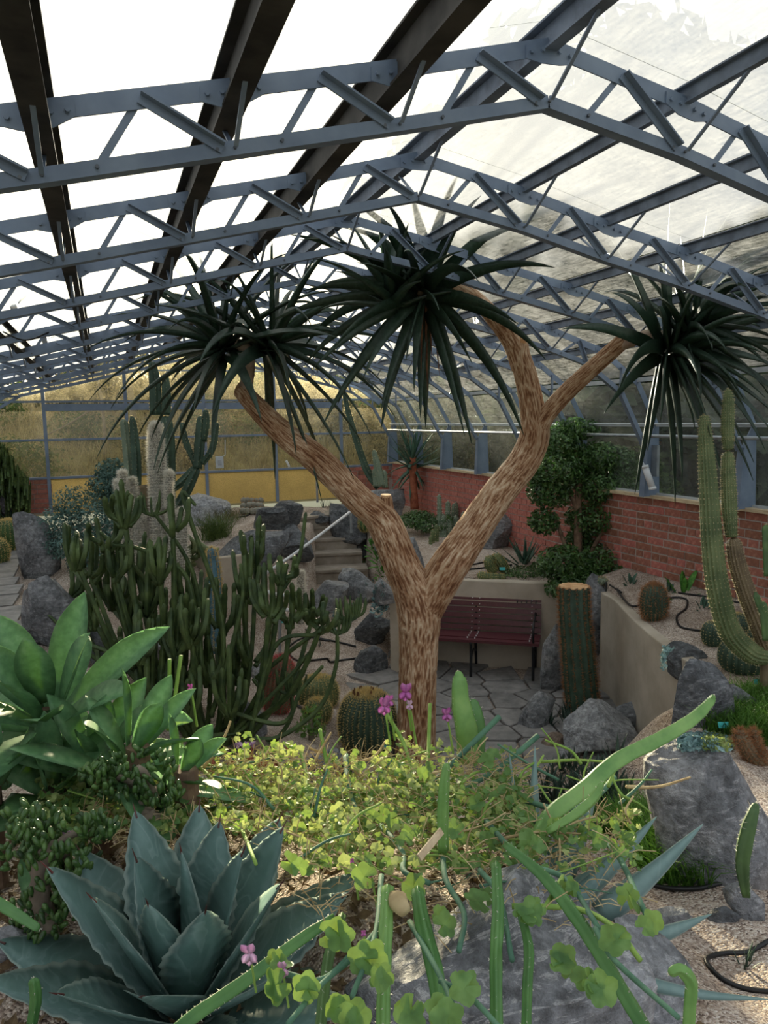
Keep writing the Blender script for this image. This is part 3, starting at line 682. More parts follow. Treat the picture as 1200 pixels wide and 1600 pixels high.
t = thing('handrail', 'short curved white handrail low behind the dark spiny shrub', 'handrail', (lr[0][0], lr[0][1], -2.6)); b = MB(); b.tube(spline(lr, 30), .021, 10); b.build('rail', 'rail', t, True)
p = lr[2]; b = MB(); b.tube([at(437, 935, 8.2), (*at(437, 1020, 8.2)[:2], gz(*at(437, 1020, 8.2)[:2])-.05)], .017, 8); b.build('post', 'galv', t)

# ------------------------------------------------------------------ rocks
def rock_mesh(seed, size, cuts=16, rough=.06, sub=4, ang=None):
    cuts = int(cuts*1.0)
    import bmesh as bmh
    bm = bmh.new(); bmh.ops.create_icosphere(bm, subdivisions=sub, radius=1)
    v = np.array([q.co[:] for q in bm.verts]); F = [tuple(x.index for x in f.verts) for f in bm.faces]; bm.free()
    r = np.random.RandomState(seed)
    v = np.sign(v)*np.abs(v)**.72; Q_ = np.linalg.qr(r.normal(size=(3, 3)))[0]*.5+np.eye(3)*.8; v = v@Q_; v /= np.abs(v).max()
    for _ in range(cuts):
        n = r.normal(size=3); n /= np.linalg.norm(n); c = r.uniform(.36, .80); d = v@n; k = d > c; v[k] -= np.outer(d[k]-c, n)*.97
    off = seed*3.7
    nz = np.array([mn.fractal(Vector((p*1.6+off).tolist()), 1.0, 2.1, 4)+.5*mn.ridged_multi_fractal(Vector((p*3.1+off).tolist()), 1, 2, 3, 1, 2)*.3 for p in v])
    nf = np.array([mn.noise(Vector((p*9+off).tolist()))+.6*mn.noise(Vector((p*19+off).tolist())) for p in v])
    zt = (v[:, 2]-v[:, 2].min())/np.ptp(v[:, 2]); v[:, :2] *= (1.18-.42*zt)[:, None]
    v = v*(1+rough*nz[:, None]*1.3+.022*nf[:, None])
    v = (v/np.abs(v).max(0))*np.array(size)/2
    if ang: c, s = math.cos(ang), math.sin(ang); v = v@np.array([[c, s, 0], [-s, c, 0], [0, 0, 1]])
    return v, F
def rock(px, py, d, w, h, seed, label, mat='rock', dp=None, lean=0, cuts=16, sub=4, rough=.07, ang=None, parent=None, tilt=0, hold=False):
    """px, py: middle of the rock as seen; d: distance; w, h: width and height in photo pixels"""
    if not hold:
        g_ = G(px, py+h*.40); d = depth(g_)
    c = at(px, py, d); W_ = w*d/FPX; H_ = h*d/FPX
    v, F = rock_mesh(seed, (W_*1.08, (dp or .8)*W_, H_*1.1), cuts, rough, sub, -YAW if ang is None else ang)
    if tilt: cc, s = math.cos(tilt), math.sin(tilt); al = v@RT; up = v[:, 2]; v = v+np.outer(al*(cc-1)-up*s, RT)+np.outer(al*s+up*(cc-1), [0, 0, 1])
    v[:, :] += c
    b = MB(); v[v[:, 2] < v[:, 2].min()+.3*H_] += [0, 0, -.06]
    b.add(v, F); o = b.build('rock', mat, parent, False)
    o = centre(o) if parent is None else o
    if parent is None: tag(o, label, 'rock')
    return o
rock(57, 853, 7.2, 68, 120, 1, 'tall narrow grey standing stone beside the flagstone path', dp=.6, rough=.05, cuts=20)
rock(74, 952, 6.0, 96, 138, 2, 'broad leaning grey boulder with a pink vein by the flagstone path', dp=.7, rough=.05, cuts=20)
rock(8, 785, 9.5, 26, 34, 3, 'small grey stone at the far left under the dark columnar shrub')
rock(318, 788, 10.2, 104, 56, 4, 'pale grey boulder in front of the yellow lit end wall panels', 'rock_light', cuts=12)
rock(385, 868, 8.9, 190, 105, 5, 'wide dark slate boulder beside the steps', 'rock_dark', dp=.5, rough=.05, tilt=.2)
rock(447, 800, 10.2, 52, 44, 6, 'small dark boulder above the steps with two peaks', 'rock_dark')
rock(425, 808, 9.9, 60, 44, 7, 'dark rock behind the wide slate boulder', 'rock_dark')
rock(462, 852, 9.5, 56, 60, 8, 'dark rock wedged between the slate boulder and the steps', 'rock_dark')
rock(560, 855, 9.3, 66, 82, 9, 'dark triangular rock on the right edge of the steps', 'rock_dark', dp=.7, tilt=-.3)
rock(545, 812, 10.1, 70, 60, 10, 'dark rock at the top right of the steps', 'rock_dark')
rock(592, 783, 10.4, 82, 56, 11, 'grey brown boulder before the brick corner of the end wall', 'rock')
rock(499, 806, 10.3, 34, 14, 12, 'flat stone lying at the head of the steps', 'rock_dark')
rock(530, 812, 11.3, 50, 10, 13, 'low pale stone behind the head of the steps', 'rock_light')
rock(515, 930, 8.7, 70, 46, 14, 'grey slab at the foot of the steps', 'rock')
rock(560, 915, 8.6, 72, 46, 15, 'grey slab left of the blue succulents', 'rock')
rock(585, 978, 7.7, 60, 70, 16, 'dark boulder leaning on the end of the beige wall', 'rock_dark', dp=.7)
rock(580, 1033, 7.35, 54, 46, 17, 'squat blue grey rock by the foot of the beige wall', 'rock_dark', cuts=12)
rock(597, 925, 7.9, 40, 40, 18, 'small rock capping the end of the beige wall', 'rock', hold=True)
rock(640, 872, 8.3, 48, 60, 19, 'grey rock seen through the fork of the tree', 'rock')
rock(605, 850, 8.8, 40, 34, 20, 'small grey rock behind the left fork of the tree', 'rock_light')
rock(770, 825, 9.0, 90, 70, 21, 'blue grey boulder behind the right fork of the tree', 'rock', cuts=12)
rock(868, 1035, 6.2, 66, 116, 22, 'swirled grey rock left of the cut column cactus', 'rock', dp=.6)
rock(935, 960, 6.5, 46, 120, 23, 'tall grey rock behind the cut column cactus', 'rock', dp=.8)
rock(935, 925, 6.6, 30, 36, 24, 'small rounded rock above the end of the curved wall', 'rock')
rock(838, 1112, 5.5, 66, 58, 25, 'grey rock at the paving edge left of the cut column cactus', 'rock')
rock(945, 1140, 4.7, 140, 80, 26, 'long rounded grey boulder below the curved wall', 'rock_light', dp=.7)
rock(985, 1125, 4.75, 80, 66, 27, 'dark grey boulder touching the curved wall', 'rock')
rock(1095, 1085, 4.0, 100, 100, 28, 'dark fractured boulder holding the grass bank', 'rock_dark', cuts=22)
rock(1072, 1030, 4.3, 60, 50, 29, 'flat black stone at the end of the curved wall', 'rock_dark', cuts=12, dp=.7)
rock(1105, 1272, 2.75, 222, 210, 30, 'large sharp edged grey boulder beside the short grass', 'rock', dp=.8, cuts=22, sub=5, rough=.05)
rock(1165, 1410, 2.3, 60, 74, 31, 'small leaning grey rock on the near gravel', 'rock', cuts=20)
rock(1130, 1432, 2.3, 46, 30, 32, 'small dark stone beside the leaning rock', 'rock_dark')
rock(1048, 1435, 2.25, 70, 34, 33, 'flat grey stone half hidden by an agave leaf', 'rock')
rock(1150, 1090, 4.6, 60, 50, 34, 'grey stone partly under the round cactus clump', 'rock_dark')
rock(865, 1158, 5.1, 40, 24, 35, 'small brownish stone on the gravel by the dark aloes', 'rock_brown')
rock(885, 1175, 4.4, 30, 22, 36, 'little pale stone in front of the long boulder', 'rock_light')
rock(790, 1490, 1.45, 470, 260, 37, 'huge pale veined boulder under the trailing cactus stems', 'rock_mottled', dp=.6, cuts=14, sub=5, rough=.05)
rock(1000, 1540, 1.35, 190, 170, 38, 'grey boulder below the curved green cactus stub', 'rock', dp=.8, cuts=16, sub=5)
rock(870, 1330, 2.6, 120, 60, 39, 'grey rock buried beneath the trailing geraniums', 'rock')
rock(410, 1045, 6.6, 46, 40, 40, 'pale rock behind the red spined barrel cactus', 'rock_light')
rock(240, 1010, 6.3, 70, 60, 41, 'pale rock deep inside the dark spiny shrub', 'rock_light')
rock(150, 1000, 5.6, 60, 60, 42, 'grey rock behind the broad leaved agave', 'rock')
rock(445, 1205, 3.9, 80, 36, 43, 'grey rock under the dry red stems', 'rock')
rock(400, 1180, 4.1, 60, 56, 44, 'rounded brown stone beside the dry red stems', 'rock_brown')
rock(385, 1120, 4.6, 60, 70, 45, 'grey rock at the foot of the dark spiny shrub', 'rock')
rock(510, 1190, 3.9, 60, 30, 46, 'grey stone behind the geraniums, below the big barrel cactus', 'rock')
rock(30, 1480, 1.7, 90, 80, 47, 'grey rock at the lower left beside the old jade stems', 'rock')
rock(200, 790, 10.8, 60, 30, 48, 'low stone behind the blue green shrubs', 'rock')
# ------------------------------------------------------------------ bench
MT['maroon'] = simple('maroon painted slat', '#4d272c', '#5f3237', 10, .35, spec=.5, stretch=(8, 8, 1))
bx = np.array([-.816, .578, 0]); bn = np.array([-.578, -.816, 0]); bz = np.array([0, 0, 1.])
B0 = np.array([4.03, 6.42, -2.735])
def bp(a, o, h): return B0+bx*a+bn*(-o)+bz*h          # a along the bench, o towards the wall, h up
t = thing('garden_bench', 'maroon slatted garden bench with black iron legs against the beige wall', 'bench', bp(.65, .2, 0))
for k in range(4):
    c = bp(.65, .03+k*.10, .40-k*.008+(-.012 if k == 0 else 0)); b = MB(); b.box(c, (1.42, .082, .03), (bx, bn, bz)); b.build('seat_slat', 'maroon', t)
bk = -.22; bu = np.array([0, 0, 1.])*math.cos(bk)+(-bn)*math.sin(-bk); bnn = np.cross(bx, bu)
for k in range(6):
    c = bp(.65, .385, .43)+bu*(.0+k*.066); b = MB(); b.box(c, (1.42, .052, .022), (bx, bu, bnn)); b.build('back_slat', 'maroon', t)
for a in (0, .65, 1.3):
    b = MB()
    for pts, r in (([bp(a, .0, .0), bp(a, .02, .2), bp(a, .0, .38)], .016), ([bp(a, 0, .375), bp(a, .2, .35), bp(a, .37, .37), bp(a, .40, .45), bp(a, .50, .80)], .015), ([bp(a, .44, 0), bp(a, .40, .2), bp(a, .37, .36)], .016), ([bp(a, .01, .15), bp(a, .2, .24), bp(a, .42, .15)], .008)):
        b.tube(spline(pts, 14), r, 8)
    if a != .65:
        b.tube(spline([bp(a, .01, .38), bp(a, -.02, .52), bp(a, .05, .60), bp(a, .3, .60), bp(a, .44, .62)], 18), .012, 8)
    b.build('iron_frame', 'black_iron', t, True)
b = MB()
for a in (.04, .61, .69, 1.26):
    for k in range(6):
        c = bp(a, .385, .43)+bu*(k*.066); b.tube([c+bn*.010, c+bn*.020], .006, 6)
    for k in range(4):
        c = bp(a, .03+k*.10, .41-k*.008); b.tube([c+bz*.0, c+bz*.018], .006, 6)
b.build('bolts', 'rail', t, kind='stuff')
# black hooks on the wall behind the bench
b = MB()
for k in range(5):
    p = np.array([BW1[0]-.30-.05*k*.816, BW1[1]+.02+.23+.05*k*.578, -1.95])+bn*.03; p = np.array([*(BW1+np.array([-.816, .578])*(.28+.05*k)), -1.985])+bn*.02
    b.tube([p, p+bn*.05, p+bn*.06+bz*-.02], .006, 6)
tag(centre(b.build('hose_rail', 'black_iron', None)), 'small black pegged bar on the beige wall above the bench end', 'bar')

# ------------------------------------------------------------------ plant helpers
def blade(base, d, L, W, droop=.5, thick=.12, n=9, prof=None, chan=.25, up=None, twist=0, teeth=0, wave=0, ph=0):
    base = np.asarray(base, float); d = np.asarray(d, float); d = d/np.linalg.norm(d)
    prof = prof or (lambda t: max(0, 1-t)**.75*(.75+.25*min(1, t*6)))
    up = np.array([0, 0, 1.]) if up is None else np.asarray(up, float)
    s = np.cross(d, up); 
    if np.linalg.norm(s) < .1: s = np.cross(d, [1, .2, 0])
    s /= np.linalg.norm(s); P = base.copy(); V = []; st = L/n; s0 = s
    for i in range(n+1):
        t = i/n
        s = s0-d*np.dot(s0, d); s /= np.linalg.norm(s); nrm = np.cross(s, d)
        if twist: c_, s_ = math.cos(twist*t), math.sin(twist*t); s, nrm = s*c_+nrm*s_, nrm*c_-s*s_
        w = W*max(prof(t), .02)/2; wt = w
        if teeth and 0 < i < n: wt = w*(1+.05*(1 if i % 2 else -1)*min(1, 3*(1-t)+.3))
        o = nrm*(wave*W*math.sin(t*9+ph)) if wave else 0
        c = chan*w*2; th = thick*W*(1-t*.85)
        V += [P-s*wt+nrm*c*.55+o, P-nrm*th-s*w*.0, P+s*wt+nrm*c*.55-o, P+nrm*0.0]
        P = P+d*st; d = d+np.array([0, 0, -1.])*droop*st/L*1.2*(0.4+t); d /= np.linalg.norm(d)
    F = []
    for i in range(n):
        a = 4*i
        F += [(a, a+1, a+5, a+4), (a+1, a+2, a+6, a+5), (a+2, a+3, a+7, a+6), (a+3, a, a+4, a+7)]
    F += [(3, 2, 1, 0), (4*n, 4*n+1, 4*n+2, 4*n+3)]
    return V, F
def ortho(ax):
    ax = np.asarray(ax, float)/np.linalg.norm(ax); a = np.cross(ax, [0, 0, 1.] if abs(ax[2]) < .9 else [1., 0, 0]); a /= np.linalg.norm(a); return ax, a, np.cross(ax, a)
def edgeattr(o):             # 1 along the two margins of a blade, 0 along its middle
    n = len(o.data.vertices); a = o.data.attributes.new('margin', 'FLOAT', 'POINT'); v = np.zeros(n); v[0::4] = 1; v[2::4] = 1; a.data.foreach_set('value', v); return o
def rosette(t, c, axis, N, L, W, t0, t1, mat, seed, droop=.6, name='leaf', stem=.25, prof=None, chan=.3, n=9, thick=.12, up=None, Lvar=.2, joined=False, teeth=0, wave=0, twist=0, lean=None, dd=0, ph0=0):
    r = np.random.RandomState(seed); ax, a, b_ = ortho(axis); c = np.asarray(c, float); J = MB(); out = []
    for i in range(N):
        f = i/(N-1); ph = i*2.39996+ph0; th = t0+(t1-t0)*f**.8+r.uniform(-.08, .08)
        rad = a*math.cos(ph)+b_*math.sin(ph); d = ax*math.cos(th)+rad*math.sin(th)
        if lean is not None: d = d+np.asarray(lean)*.5
        l = L*(.6+.4*math.sin(min(1, f*1.5+.15)*PI/2))*(1+r.uniform(-Lvar, Lvar)); base = c-ax*stem*f+rad*W*.25
        V, F = blade(base, d, l, W*(.75+.25*f), droop*(.5+.8*r.rand())+dd*f, thick, n, prof, chan, up=ax if up is None else up, teeth=teeth, wave=wave, twist=twist*r.uniform(-1, 1), ph=ph)
        if joined: J.add(V, F)
        else:
            m = MB(); m.add(V, F); out.append(edgeattr(m.build(name, mat, t, True)))
    if joined: out = edgeattr(J.build('leaves', mat, t, True))
    return out
def attrmesh(name, V, F, vals, mat, parent, attr='ridge'):
    b = MB(); b.add(V, F); o = b.build(name, mat, parent, True); at_ = o.data.attributes.new(attr, 'FLOAT', 'POINT'); at_.data.foreach_set('value', np.asarray(vals, float)); return o
def path(pl, w=None, n=30):     # list of (px, py, d, width px) -> world points and radii
    q = spline([(*at(p[0], p[1], p[2]), p[3]*p[2]/FPX/2) for p in pl], n); return q[:, :3], np.maximum(q[:, 3], .0015)

# ------------------------------------------------------------------ the great branching aloe
M = Mat('aloe bark'); av = M.n('ShaderNodeAttribute'); av.attribute_name = 'ridge'; v = M.coord('Object'); f = M.noise(v, 3, 4); g = M.noise(v, 90, 3)
c1 = M.ramp(av.outputs['Fac'], [(.0, '#7c5840'), (.3, '#a07a5c'), (.55, '#b89677'), (.8, '#ceb395'), (1, '#dcc9ad')])
c2 = M.ramp(f, [(.4, '#b59a80'), (.6, '#ffffff')]); c1 = M.mix(.6, c1, c2, 'MULTIPLY')
MT['aloe_bark'] = M.bsdf(c1, .85, bump=g, bstr=.35, bdist=.003, spec=.2)
MT['pale_stem'] = simple('smooth pale aloe stem', '#8f7866', '#b7a38f', 12, .75, stretch=(1, 1, 1))
MT['cut_wood'] = simple('sawn wood', '#b98a5d', '#dcb88c', 18, .8)
MT['aloe_leaf'] = leafmat('dark aloe leaf', '#26382a', '#33493a', '#46594a', .12, .38, 4, .5, tcol='#4c7a33')
MT['dead_leaf'] = simple('dead brown leaf', '#5e3a26', '#8b6546', 15, .8, trans=.2)
def limb(t, pl, name='branch', N=110, amp=.07, step=.0075, a=2.6, bfreq=5.0, seed=0):
    q, r = path(pl, n=200); L = np.sum(np.linalg.norm(np.diff(q, axis=0), axis=1)); m = max(20, int(L/step)); q, r = path(pl, n=m)
    vals = np.zeros((m, N)); s = np.concatenate([[0], np.cumsum(np.linalg.norm(np.diff(q, axis=0), axis=1))])
    th = np.linspace(0, 2*PI, N, endpoint=False); rr = .13
    for i in range(m):
        k = rr*34
        for j in range(N):
            x = math.cos(th[j])*k*(.9+r[i]*5.5); y = math.sin(th[j])*k*(.9+r[i]*5.5)
            e = mn.noise(Vector((x*.9+seed, y*.9, s[i]*5))); f_ = mn.noise(Vector((x*1.7, y*1.7+seed, s[i]*10)))
            rg = 1-min(1, abs(e)*3.2); rg2 = 1-min(1, abs(f_)*3.6)
            vals[i, j] = max(rg, rg2*.8)
    def mod(R, th_, ii): return R*(1+amp*(vals-.5))
    V, F = sweep(q, r, N, True, mod); return attrmesh(name, V, F, vals.ravel(), 'aloe_bark', t), q, r
tb = G(648, 1186); d0 = depth(tb)
tree = thing('tree_aloe', 'tall forked tree aloe with corky tan trunk and three drooping leaf crowns', 'tree', tb)
e = d0
limb(tree, [(646, 1210, e, 66), (650, 1150, e, 60), (652, 1080, e, 58), (654, 1010, e, 60), (655, 965, e, 66), (646, 925, e-.02, 62), (626, 880, e-.04, 56), (598, 815, e-.06, 52), (560, 780, e-.08, 44), (500, 722, e-.12, 44),
            (440, 675, e-.14, 38), (400, 635, e-.15, 32), (376, 608, e-.15, 27)], 'trunk', seed=1)
limb(tree, [(653, 1000, e+.02, 46), (662, 955, e, 58), (690, 903, e, 60), (735, 835, e+.02, 54), (780, 770, e+.04, 50), (818, 722, e+.06, 48), (835, 680, e+.02, 46), (832, 640, e-.03, 38), (822, 590, e-.12, 35), (812, 555, e-.2, 32), (812, 531, e-.24, 26)], 'branch', seed=5)
limb(tree, [(618, 850, e-.05, 34), (606, 815, e-.07, 26), (603, 776, e-.07, 19)], 'branch_stub', N=60, seed=8)
limb(tree, [(834, 690, e+.02, 34), (850, 655, e-.06, 28), (880, 618, e-.2, 27), (925, 576, e-.42, 26), (978, 529, e-.68, 25)], 'branch', N=72, seed=9)
limb(tree, [(812, 575, e-.16, 26), (800, 535, e-.26, 30), (775, 500, e-.38, 27), (742, 466, e-.55, 24), (705, 443, e-.72, 24), (680, 433, e-.82, 20)], 'branch', N=64, amp=.04, seed=12)
for px, py, dd, ax in ((375, 607, e-.16, (-.8, -.25, .45)), (813, 529, e-.26, (.15, -.2, 1)), (979, 528, e-.69, (.65, -.1, .75)), (603, 775, e-.08, (0, -.1, 1))):
    c = at(px, py, dd); a, u, w = ortho(ax); r = {375: .062, 813: .058, 979: .052, 603: .042}[px]; b = MB(); b.tube([c-a*.03, c+a*.012], [r*1.02, r], 22); b.build('cut_face', 'cut_wood', tree)
for pl, nm in (([(382, 622, e-.15, 24), (385, 600, e-.17, 21), (389, 575, e-.2, 19), (386, 548, e-.22, 18), (370, 536, e-.22, 17)], 0), ([(970, 540, e-.64, 17), (990, 532, e-.74, 18), (1018, 522, e-.85, 17), (1042, 527, e-.92, 15), (1062, 538, e-.97, 15)], 0), ([(684, 433, e-.8, 20), (668, 436, e-.84, 14), (660, 448, e-.87, 11), (658, 460, e-.9, 12)], 0)):
    q, r = path(pl, n=40); b = MB()
    def mod(R, th, ii): return R*(1+.035*np.sin(ii*1.7)[:, None])
    V, F = sweep(q, r, 20, True, mod); b.add(V, F); b.build('stem', 'pale_stem', tree, True)
def crown(c, axis, N, L, seed, t0=.15, t1=2.0, droop=.9, W=.13, **k): return rosette(tree, c, axis, N, L, W, t0, t1, 'aloe_leaf', seed, droop, n=12, stem=.16, chan=.45, thick=.16, Lvar=.18, **k)
cA = at(375, 530, e-.22); crown(cA-RT*.18, (-.55, -.1, .8), 38, 1.2, 21, t0=.3, droop=.95); crown(cA+RT*.30, (.7, -.15, .6), 36, 1.15, 22, t0=.3, droop=1.0)
cB = at(655, 462, e-.92); crown(cB, (-.45, -.35, -.15), 38, 1.02, 23, t0=.35, t1=1.75, droop=.75, dd=.2)
cB2 = at(612, 448, e-.95); crown(cB2, (-.15, -.2, 1), 22, .58, 24, t0=.1, t1=1.3, droop=.5)
cC = at(1066, 545, e-1.0); crown(cC, (.35, -.75, .1), 48, .95, 25, t0=.35, t1=1.75, droop=.9)
cC2 = at(1098, 500, e-1.05); crown(cC2, (.6, -.6, .7), 30, .70, 26, t0=.25, t1=1.6, droop=.8)
for k in range(5):
    V, F = blade(cB+RT*.02*k, np.array([0.05*k-.1, -.05, -1]), .45+.12*(k % 3), .03, .2, .2, 8, None, .5, twist=1.5); m = MB(); m.add(V, F); m.build('dead_leaf', 'dead_leaf', tree, True)
V, F = blade(at(683, 446, e-.82), np.array([.05, 0, -1]), .18, .02, .1, .2, 6); m = MB(); m.add(V, F); m.build('dead_leaf', 'dead_leaf', tree, True)

# ------------------------------------------------------------------ cacti
def cmat(name, a, b_, c=None, rough=.55, trans=0): return simple(name, a, b_, 7, rough, trans=trans, bstr=.1, bdist=.004)
MT['cactus_dark'] = cmat('dark green cactus', '#2a3f30', '#435a49')
MT['cactus_green'] = cmat('green cactus', '#37512f', '#54713f')
MT['cactus_olive'] = cmat('olive cactus', '#4a5a36', '#6e7a50')
MT['cactus_wool'] = cmat('woolly cactus body', '#7b7a6c', '#96948a')
MT['cactus_blue'] = cmat('blue cactus', '#3c6272', '#5a8496', rough=.4)
MT['cactus_grey'] = cmat('silver green cactus', '#5b6b58', '#7d8a74')
MT['cactus_old'] = cmat('old brownish cactus', '#5a4c38', '#7a6b50')
MT['cereus_pale'] = cmat('pale jade cactus stem', '#5b8a45', '#86ad62', rough=.4, trans=.12)
MT['cereus_mid'] = cmat('mid green cactus stem', '#3e6a38', '#5e8a4c', rough=.4, trans=.1)
def spmat(name, a, b_, tr=.5): return simple(name, a, b_, 20, .6, trans=tr)
MT['spine_gold'] = spmat('golden spines', '#c9b071', '#e6d29a')
MT['spine_white'] = spmat('white wool', '#dcd8cc', '#f6f3ea', .6)
MT['spine_pale'] = spmat('pale spines', '#bdb08c', '#ddd0ac')
MT['spine_brown'] = spmat('brown spines', '#9a6b48', '#c2946c')
MT['spine_red'] = spmat('red spines', '#b0303a', '#d8525a')
def spikes(P, Nn, m, ln, wd, seed, spread=.9, bias=(0, 0, 0)):
    dm = float(np.median(P@FW)); wd = max(wd, dm*.0007); ln = ln*1.35
    r = np.random.RandomState(seed); P = np.repeat(P, m, 0); Nn = np.repeat(Nn, m, 0); k = len(P)
    d = Nn+r.normal(size=(k, 3))*spread*.6+np.array(bias); d /= np.linalg.norm(d, axis=1)[:, None]
    s = np.cross(d, r.normal(size=(k, 3))); s /= np.linalg.norm(s, axis=1)[:, None]; l = ln*(.6+.7*r.rand(k))[:, None]
    V = np.stack([P-s*wd/2, P+s*wd/2, P+d*l], 1).reshape(-1, 3); return V, np.arange(3*k).reshape(-1, 3).tolist()
def ribbed(t, q, r, ribs, depth_=.18, mat='cactus_green', spine=None, sm=3, sl_=.015, sw=.0016, gap=.025, seed=1, name='stem', dome=True, tubercle=0, halo=0, twist=0):
    """a ribbed column along q; spine = material of the spines set on the rib crests"""
    q = np.asarray(q, float); L = np.sum(np.linalg.norm(np.diff(q, axis=0), axis=1)); m = max(14, min(70, int(L/max(gap*.7, .012)))); qq = spline(np.column_stack([q, np.broadcast_to(r, len(q))]), m); q, r = qq[:, :3], qq[:, 3].copy()
    if dome:
        s = np.concatenate([[0], np.cumsum(np.linalg.norm(np.diff(q, axis=0), axis=1))]); e_ = (s[-1]-s); ext = 5
        rt = r[-1]; k = e_ < rt; 
        tip = q[-1]; dirn = q[-1]-q[-2]; dirn /= np.linalg.norm(dirn); base = tip-dirn*rt
        keep = e_ >= rt; q = np.vstack([q[keep]]+[base+dirn*rt*math.sin(a) for a in np.linspace(0, PI/2*.97, 8)]); r = np.concatenate([r[keep], [rt*math.cos(a)+.0005 for a in np.linspace(0, PI/2*.97, 8)]])
    sub_ = 4 if ribs > 6 else 8; n = ribs*sub_
    def mod(R, th, ii):
        ph = th[None, :]*ribs+twist*np.arange(len(R))[:, None]; w = (np.abs(np.cos(ph/2))**.8 if ribs > 6 else (1-np.abs(np.sin(ph/2)))*.85+.15*np.abs(np.cos(ph/2))); o = R*(1-depth_+depth_*w)
        if tubercle: o = o*(1+tubercle*(w*np.sin(ii*1.6)[:, None]))
        return o
    V, F = sweep(q, r, n, True, mod); b = MB(); b.add(V, F); o = b.build(name, mat, t, True)
    if spine:
        P, T, N, B = frames(q); th = np.linspace(0, 2*PI, n, endpoint=False); js = np.arange(0, n, sub_)
        s = np.concatenate([[0], np.cumsum(np.linalg.norm(np.diff(P, axis=0), axis=1))]); k = max(4, int(s[-1]/gap)); ss = np.linspace(s[-1]*.02, s[-1], k)
        idx = np.clip(np.searchsorted(s, ss), 0, len(s)-1); pts = []; nn = []
        for i in idx:
            for j in js:
                dd = N[i]*math.cos(th[j])+B[i]*math.sin(th[j]); pts.append(P[i]+dd*r[i]*.99); nn.append(dd+T[i]*(.9*(1-min(1, r[i]/max(r.max(), 1e-6)))+.1))
        V, F = spikes(np.array(pts), np.array(nn), sm, sl_, sw, seed); b = MB(); b.add(V, F); b.build('spines', spine, o if t is not None else None, kind='stuff')
        if halo:
            rs = np.random.RandomState(seed); i = rs.randint(0, len(P), halo); a_ = rs.rand(halo)*2*PI; dd = N[i]*np.cos(a_)[:, None]+B[i]*np.sin(a_)[:, None]
            V, F = spikes(P[i]+dd*r[i][:, None]*.95, dd+T[i]*.3, 1, sl_*1.3, sw*1.4, seed+1); b = MB(); b.add(V, F); b.build('wool', spine, o, kind='stuff')
    return o
def column(t, pl, ribs, **k):
    q = np.array([at(p[0], p[1], p[2]) for p in pl]); r = np.array([p[3]*p[2]/FPX/2 for p in pl]); return ribbed(t, q, r, ribs, **k)
def barrel(px, py, wpx, hpx, ribs, label, mat='cactus_green', spine='spine_gold', tilt=0, seed=1, sm=6, sl_=.022, gap=.022, d=None, name='barrel_cactus', group=None, sw=.0022):
    """px, py: foot of the barrel in the photo; rests on the ground"""
    g_ = G(px, py) if d is None else at(px, py, d); D_ = depth(g_); w = wpx*D_/FPX/2; h = hpx*D_/FPX*1.02
    t = thing(name, label, 'cactus', g_, group); ax = np.array([math.sin(tilt)*RT[0], math.sin(tilt)*RT[1], math.cos(tilt)]); a = np.linspace(-1.15, PI/2*.985, 22)
    b0 = g_+np.array([0, 0, -.02]); zz = (np.sin(a)-math.sin(-1.15))/(1-math.sin(-1.15)); q = b0+ax[None]*(zz*h)[:, None]; r = w*np.cos(a)**.62
    n = ribs*4
    def mod(R, th, ii): return R*(1-.13+.13*np.abs(np.cos(th[None, :]*ribs/2)))
    V, F = sweep(q, r, n, True, mod); b = MB(); b.add(V, F); o = b.build('body', mat, t, True)
    P, T, N, B = frames(q); th = np.linspace(0, 2*PI, n, endpoint=False)[::4]; pts = []; nn = []
    s = np.concatenate([[0], np.cumsum(np.hypot(np.diff(r), np.linalg.norm(np.diff(q, axis=0), axis=1)))]); k = int(s[-1]/gap)
    for u in np.linspace(0, s[-1], k):
        i = min(int(np.interp(u, s, np.arange(len(s)))), len(s)-1); f = np.interp(u, s, np.arange(len(s))); rr = np.interp(f, np.arange(len(s)), r); c = q[0]*(1-f/(len(q)-1))+0; c = np.array([np.interp(f, np.arange(len(s)), q[:, z]) for z in range(3)])
        for j in th:
            dd = N[i]*math.cos(j)+B[i]*math.sin(j); pts.append(c+dd*rr*.99); nn.append(dd*math.cos(a[i])+ax*math.sin(a[i]))
    V, F = spikes(np.array(pts), np.array(nn), sm, sl_, sw, seed, 1.0); b = MB(); b.add(V, F); b.build('spines', spine, t, kind='stuff')
    return t, g_+ax*h, w
t, top, w = barrel(575, 1168, 92, 92, 30, 'largest golden barrel cactus, crowned with brown dried flowers beside the trunk', 'cactus_dark', seed=3, sm=7)
b = MB(); rr_ = random.Random(3)
for k in range(14):
    a = rr_.uniform(0, 6.28); p = top+np.array([math.cos(a)*w*.35-.03, math.sin(a)*w*.3, -.02]); b.tube([p, p+[0, 0, .035]], [.009, .004], 6)
b.build('dried_flowers', 'dead_leaf', t, kind='stuff')
rs = np.random.RandomState(9); a = rs.rand(900)*6.28; q_ = np.sqrt(rs.rand(900))*w*.55; P_ = top+np.stack([np.cos(a)*q_, np.sin(a)*q_, -q_**2*2.2-.004], 1); b = MB(); b.add(*spikes(P_, np.tile([0, 0, 1.], (900, 1)), 1, .025, .003, 5, 1.2)); b.build('wool', 'spine_gold', t, kind='stuff')
barrel(498, 1102, 64, 50, 26, 'golden barrel cactus behind the small round one on the gravel', 'cactus_olive', seed=4)
barrel(497, 1122, 44, 36, 22, 'smallest golden barrel cactus, round, between the two larger barrels', 'cactus_olive', seed=5)
barrel(432, 1112, 52, 88, 22, 'barrel cactus glowing with red spines beside the dark spiny shrub', 'cactus_old', 'spine_red', tilt=.12, seed=6, sl_=.030, sm=3)
